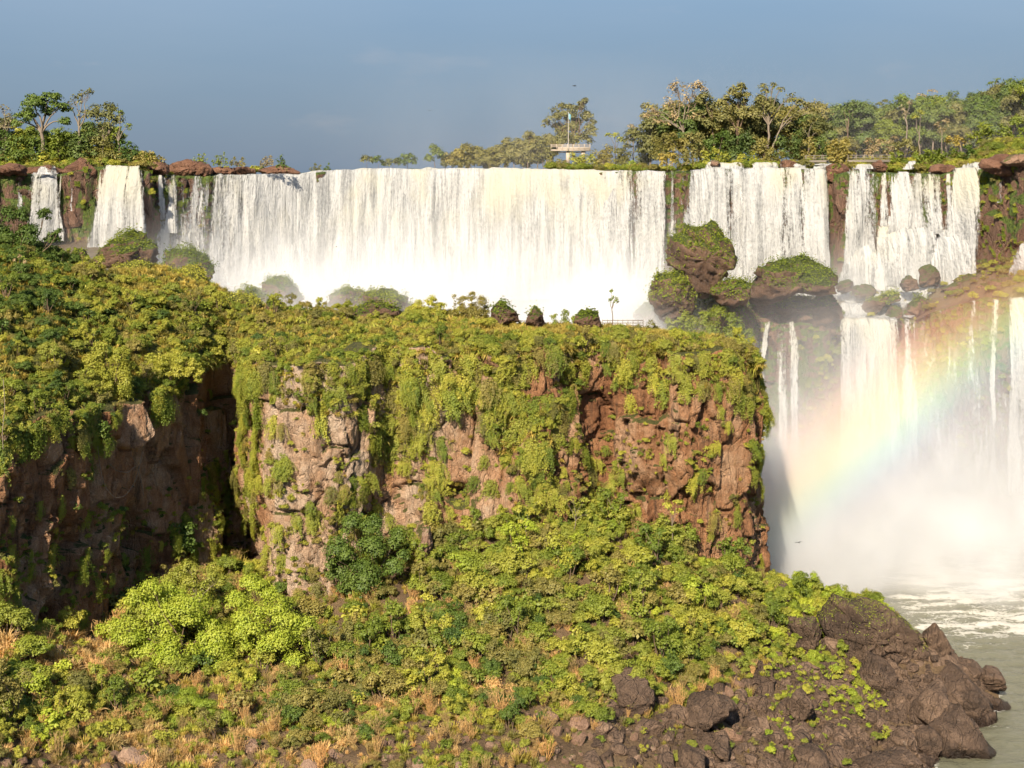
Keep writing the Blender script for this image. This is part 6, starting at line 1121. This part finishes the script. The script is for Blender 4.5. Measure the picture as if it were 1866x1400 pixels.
tree((760, 1262), 180, [(730, 1225, 16), (765, 1214, 18), (790, 1232, 16), (750, 1246, 16)], 'grey-green bush in the lower thicket', 'olive', leaf=.22, fill=.4, name='bush', cat='bush')
tree((1066, 1300), 176, [(1020, 1250, 14), (1044, 1244, 15), (1060, 1266, 14), (1030, 1275, 12)], 'golden-green bush left of the creeper-covered boulder', 'yel', leaf=.24, fill=.42, name='bush', cat='bush')
tree((1320, 1076), 211, [(1300, 1046, 12), (1330, 1036, 14), (1352, 1050, 13), (1340, 1064, 12), (1310, 1062, 11)], 'sunlit yellow-green bush at the foot of the headland edge', 'yel', leaf=.26, fill=.4, name='bush', cat='bush')
for b, D, lu, lab in [((1046, 990), 203, [(1044, 908, 8), (1066, 912, 8), (1030, 915, 5), (1075, 940, 6)], 'umbrella sapling with three flat heads before the dark cliff'), ((1222, 1000), 205, [(1216, 920, 9), (1236, 916, 10), (1240, 932, 7), (1226, 936, 6)], 'umbrella sapling nearest the headland edge'), ((958, 1000), 201, [(944, 925, 12), (968, 932, 12), (952, 948, 12), (978, 915, 8)], 'leafy umbrella tree between rock rib and dark cliff'), ((676, 1300), 180, [(664, 1210, 6), (690, 1200, 7), (678, 1190, 5)], 'thin pale-stemmed sapling in the lower thicket'), ((1196, 1085), 200, [(1192, 1040, 6), (1200, 1036, 5)], 'star-leaved sapling in the upper thicket'), ((620, 1240), 186, [(612, 1140, 6), (632, 1130, 7), (650, 1150, 6)], 'thin sapling right of the bright trees'), ((30, 1330), 160, [(24, 1280, 6), (40, 1274, 7)], 'slim sapling at the left frame edge')]:
    tree(b, D, lu, lab, 'yel', leaf=.34, asp=.5, flat=.55, r0=.08, bark='pale', sub=6, fill=.5)

# ------------------------------------------------------------------ built things
def plain(name, c, rough=.7, sc=6.0):
    N = NT(name); tc = N.n('TexCoord').outputs['Object']; k = N.mix(N.noise(tc, sc, 4), tuple(v * .72 for v in c), tuple(min(1, v * 1.15) for v in c)); return N.surf(N.n('BsdfPrincipled', {'Base Color': k, 'Roughness': rough}).outputs[0])
M['conc'] = plain('weathered_concrete', (0.42, 0.34, 0.26)); M['wood'] = plain('grey_timber', (0.20, 0.17, 0.135)); M['metal'] = plain('painted_pole', (0.42, 0.37, 0.31), .4); M['feather'] = plain('dark_feathers', (0.03, 0.03, 0.032))
def bar(a, b, w, h):
    a = np.array(a, float); b = np.array(b, float); t = unit(b - a); ref = np.array((0, 0, 1.0)) if abs(t[2]) < .9 else np.array((0, 1.0, 0)); s_ = unit(np.cross(t, ref)); u_ = np.cross(s_, t)
    V = np.array([p + s_ * w * i / 2 + u_ * h * j / 2 for p in (a, b) for i, j in ((-1, -1), (1, -1), (1, 1), (-1, 1))]); return V, np.array([(0, 1, 2, 3), (7, 6, 5, 4), (0, 4, 5, 1), (1, 5, 6, 2), (2, 6, 7, 3), (3, 7, 4, 0)])
def piece(name, V, F, mat, parent, org): return obj(name, mk_mesh(name, V - np.array(org), F, mat), parent)
# viewing platform
D = 395.0; org = P(1042, 279, D); x0, x1 = Xof(1004, D), Xof(1075, D); zd = Zof(274, D); ht = Zof(263.5, D) - zd
t = empty('viewing_platform', org, label='pale concrete viewing platform with railing above the great curtain', cat='platform')
piece('deck', *bar((x0, D + 1.6, zd), (x1, D + 1.6, zd), 4.4, .42), M['conc'], t, org)
piece('parapet', *bar((x0 + 1.8, D - .55, zd + .52), (x1, D - .55, zd + .52), .12, .55), M['conc'], t, org)
for k in range(3): piece('rail', *bar((x0, D - .62, zd + ht * (.62, .8, 1.0)[k]), (x1, D - .62, zd + ht * (.62, .8, 1.0)[k]), .1, .13), M['conc'], t, org)
piece('rail', *bar((x1, D - .6, zd + ht), (x1, D + 3.6, zd + ht), .1, .13), M['conc'], t, org)
for k in range(8): xx = x0 + (x1 - x0) * k / 7; piece('post', *bar((xx, D - .6, zd + .15), (xx, D - .6, zd + ht + .1), .16, .16), M['conc'], t, org)
for pxx in (1035, 1063): xx = Xof(pxx, D); piece('pier', *bar((xx, D + .6, zd - .2), (xx, D + .6, zd - 4.2), 1.0, 1.0), M['conc'], t, org)
piece('crossbeam', *bar((Xof(1018, D), D + .4, zd - .55), (Xof(1068, D), D + .4, zd - .55), .3, .3), M['conc'], t, org)
# flagpole
xf = Xof(1035.5, D); zt_ = Zof(206, D); org = (xf, D - .9, zd + .2)
t = empty('flagpole', org, label='tall flagpole with a limp pale blue flag on the platform', cat='flagpole')
piece('pole', *tube([(xf, D - .9, zd + .2), (xf, D - .9, (zd + zt_) / 2), (xf, D - .9, zt_)], [.13, .11, .07], 8), M['metal'], t, org)
piece('finial', *tube([(xf, D - .9, zt_ - .02), (xf, D - .9, zt_ + .1), (xf, D - .9, zt_ + .22)], [.12, .14, .03], 8), M['metal'], t, org)
def flag_mat():
    N = NT('flag_cloth'); st = N.n('Attribute', attribute_name='band').outputs['Fac']; c = N.ramp(st, [(0.0, (0.10, 0.34, 0.44)), (.36, (0.10, 0.34, 0.44)), (.40, (.42, .44, .44)), (.60, (.42, .44, .44)), (.64, (0.10, 0.34, 0.44))]); return N.surf(N.n('BsdfDiffuse', {'Color': c}).outputs[0])
nu, nv = 12, 16; uu, vv = np.meshgrid(np.linspace(0, 1, nu), np.linspace(0, 1, nv), indexing='ij')
FX = .08 + uu * .62 * (1 - .25 * vv); FZ = -vv * 1.5 - uu * .45; FY = .16 * np.sin(uu * 9 + vv * 2) * uu
piece_me = mk_mesh('flag', np.stack([FX, FY, FZ + (zt_ - .1 - org[2])], -1).reshape(-1, 3), grid_faces(nu, nv), flag_mat(), True, {'band': uu.ravel()}); obj('flag', piece_me, t)
# footbridge and railings
def railing(a, b, D0, D1, y0, y1, n, label, mat='wood', deck=True, name='footbridge', cat='footbridge', rails=2, h=1.1, piers=()):
    A = np.array(P(a, y0, D0)); Bp = np.array(P(b, y1, D1)); org = tuple((A + Bp) / 2); t = empty(name, org, label=label, cat=cat)
    if deck:
        piece('deck', *bar(A + (0, .8, 0), Bp + (0, .8, 0), 1.7, .22), M[mat], t, org); piece('beam', *bar(A + (0, -.08, -.3), Bp + (0, -.08, -.3), .2, .38), M[mat], t, org)
    for yy in ((0, 1.6) if deck else (0,)):
        for k in range(rails): piece('rail', *bar(A + (0, yy, h * (k + 1) / rails), Bp + (0, yy, h * (k + 1) / rails), .09, .12), M[mat], t, org)
        for k in range(n): q = A + (Bp - A) * k / (n - 1) + (0, yy, 0); piece('post', *bar(q + (0, 0, -.15), q + (0, 0, h + .12), .12, .12), M[mat], t, org)
    for f_ in piers: q = A + (Bp - A) * f_ + (0, .8, 0); piece('pier', *bar(q + (0, 0, -.1), q + (0, 0, -3.4), .8, .8), M[mat], t, org)
    return t
railing(1470, 1622, 343, 339, 293, 292, 11, 'grey timber footbridge above the upper step of the right falls', piers=(.1, .8), h=1.2)
railing(1098, 1172, 236, 235, 598, 598, 9, 'thin horizontal railing on the headland top beside the sapling', deck=False, name='railing', cat='railing', rails=3, h=1.25)
railing(936, 966, 236, 235.5, 596, 598, 4, 'short railing beside the pyramid-shaped rock', deck=False, name='railing', cat='railing', rails=2, h=1.1)
# hanging lianas on the shaded wall
for i, (pp, lab) in enumerate([([(178, 812), (182, 850), (190, 885), (208, 908), (228, 905), (246, 880), (256, 845), (260, 818)], 'pale liana hanging in a wide loop on the shaded cliff'), ([(200, 845), (212, 858), (232, 862), (250, 848)], 'short slack liana inside the wide loop'), ([(6, 690), (9, 740), (4, 790), (6, 820)], 'pale dangling liana at the left frame edge'), ([(240, 830), (252, 850), (258, 880), (262, 905)], 'straight thin liana right of the loop')]):
    pth = np.array([P(a, b, float(near_D(a)) - 2.6) for a, b in pp]); tt = np.linspace(0, 1, len(pth)); t2 = np.linspace(0, 1, 40); pth = np.stack([np.interp(t2, tt, pth[:, k]) for k in range(3)], 1); pth = smooth1(pth, 4)
    obj('liana', mk_mesh('liana', *tube(pth, np.full(len(pth), .045), 5), BK['pale']), label=lab, cat='liana')
# birds
def bird(px, py, D, label, s=1.0, rz=.4):
    org = P(px, py, D); t = empty('bird', org, rz, s, label=label, cat='bird')
    a = np.linspace(0, 1, 7); obj('body', mk_mesh('body', *tube(np.stack([-.28 + .56 * a, 0 * a, .02 * np.sin(a * 3)], 1), .075 * np.sin(np.clip(a, .06, .97) * math.pi) ** .7, 8), M['feather']), t)
    for sg in (-1, 1):
        V = np.array([(-.10, sg * .04, .03), (.12, sg * .04, .03), (.06, sg * .38, .16), (-.12, sg * .34, .14), (-.10, sg * .72, .06), (0, sg * .70, .07)]); Vw = np.concatenate([V, V + (0, 0, -.02)]); Fq = [(0, 1, 2, 3), (3, 2, 5, 4), (6, 9, 8, 7), (9, 10, 11, 8), (1, 7, 8, 2), (2, 8, 11, 5), (5, 11, 10, 4), (4, 10, 9, 3), (3, 9, 6, 0)]; obj('wing', mk_mesh('wing', Vw, np.array(Fq), M['feather']), t)
    V = np.array([(-.25, -.03, 0), (-.25, .03, 0), (-.46, .09, .01), (-.46, -.09, .01)]); obj('tail', mk_mesh('tail', np.concatenate([V, V + (0, 0, -.015)]), np.array([(0, 1, 2, 3), (4, 7, 6, 5), (0, 4, 5, 1), (1, 5, 6, 2), (2, 6, 7, 3), (3, 7, 4, 0)]), M['feather']), t)
bird(1047, 157, 240, 'tiny dark bird in the sky above the flagpole'); bird(783, 202, 260, 'tiny dark bird in the sky left of the spray', .7, 1.1); bird(1455, 989, 215, 'tiny dark bird before the gorge spray', .9, 2.0); bird(613, 450, 250, 'tiny dark bird before the great curtain', .6, .2)

# things that look alike are told apart by their order along the picture
same = {}
for o in bpy.context.scene.objects:
    if o.parent is None and 'category' in o.keys(): same.setdefault(o['label'], []).append(o)
ORD = ['leftmost', 'second-from-left', 'third-from-left', 'fourth-from-left', 'fifth-from-left', 'sixth-from-left', 'seventh-from-left', 'eighth-from-left', 'ninth-from-left', 'tenth-from-left', 'eleventh-from-left', 'twelfth-from-left']
for lab, os_ in same.items():
    if 1 < len(os_) <= 12:
        os_.sort(key=lambda o: o.location.x / max(1, o.location.y))
        for k, o in enumerate(os_): o['label'] = ('rightmost' if k == len(os_) - 1 else ORD[k]) + ' ' + lab
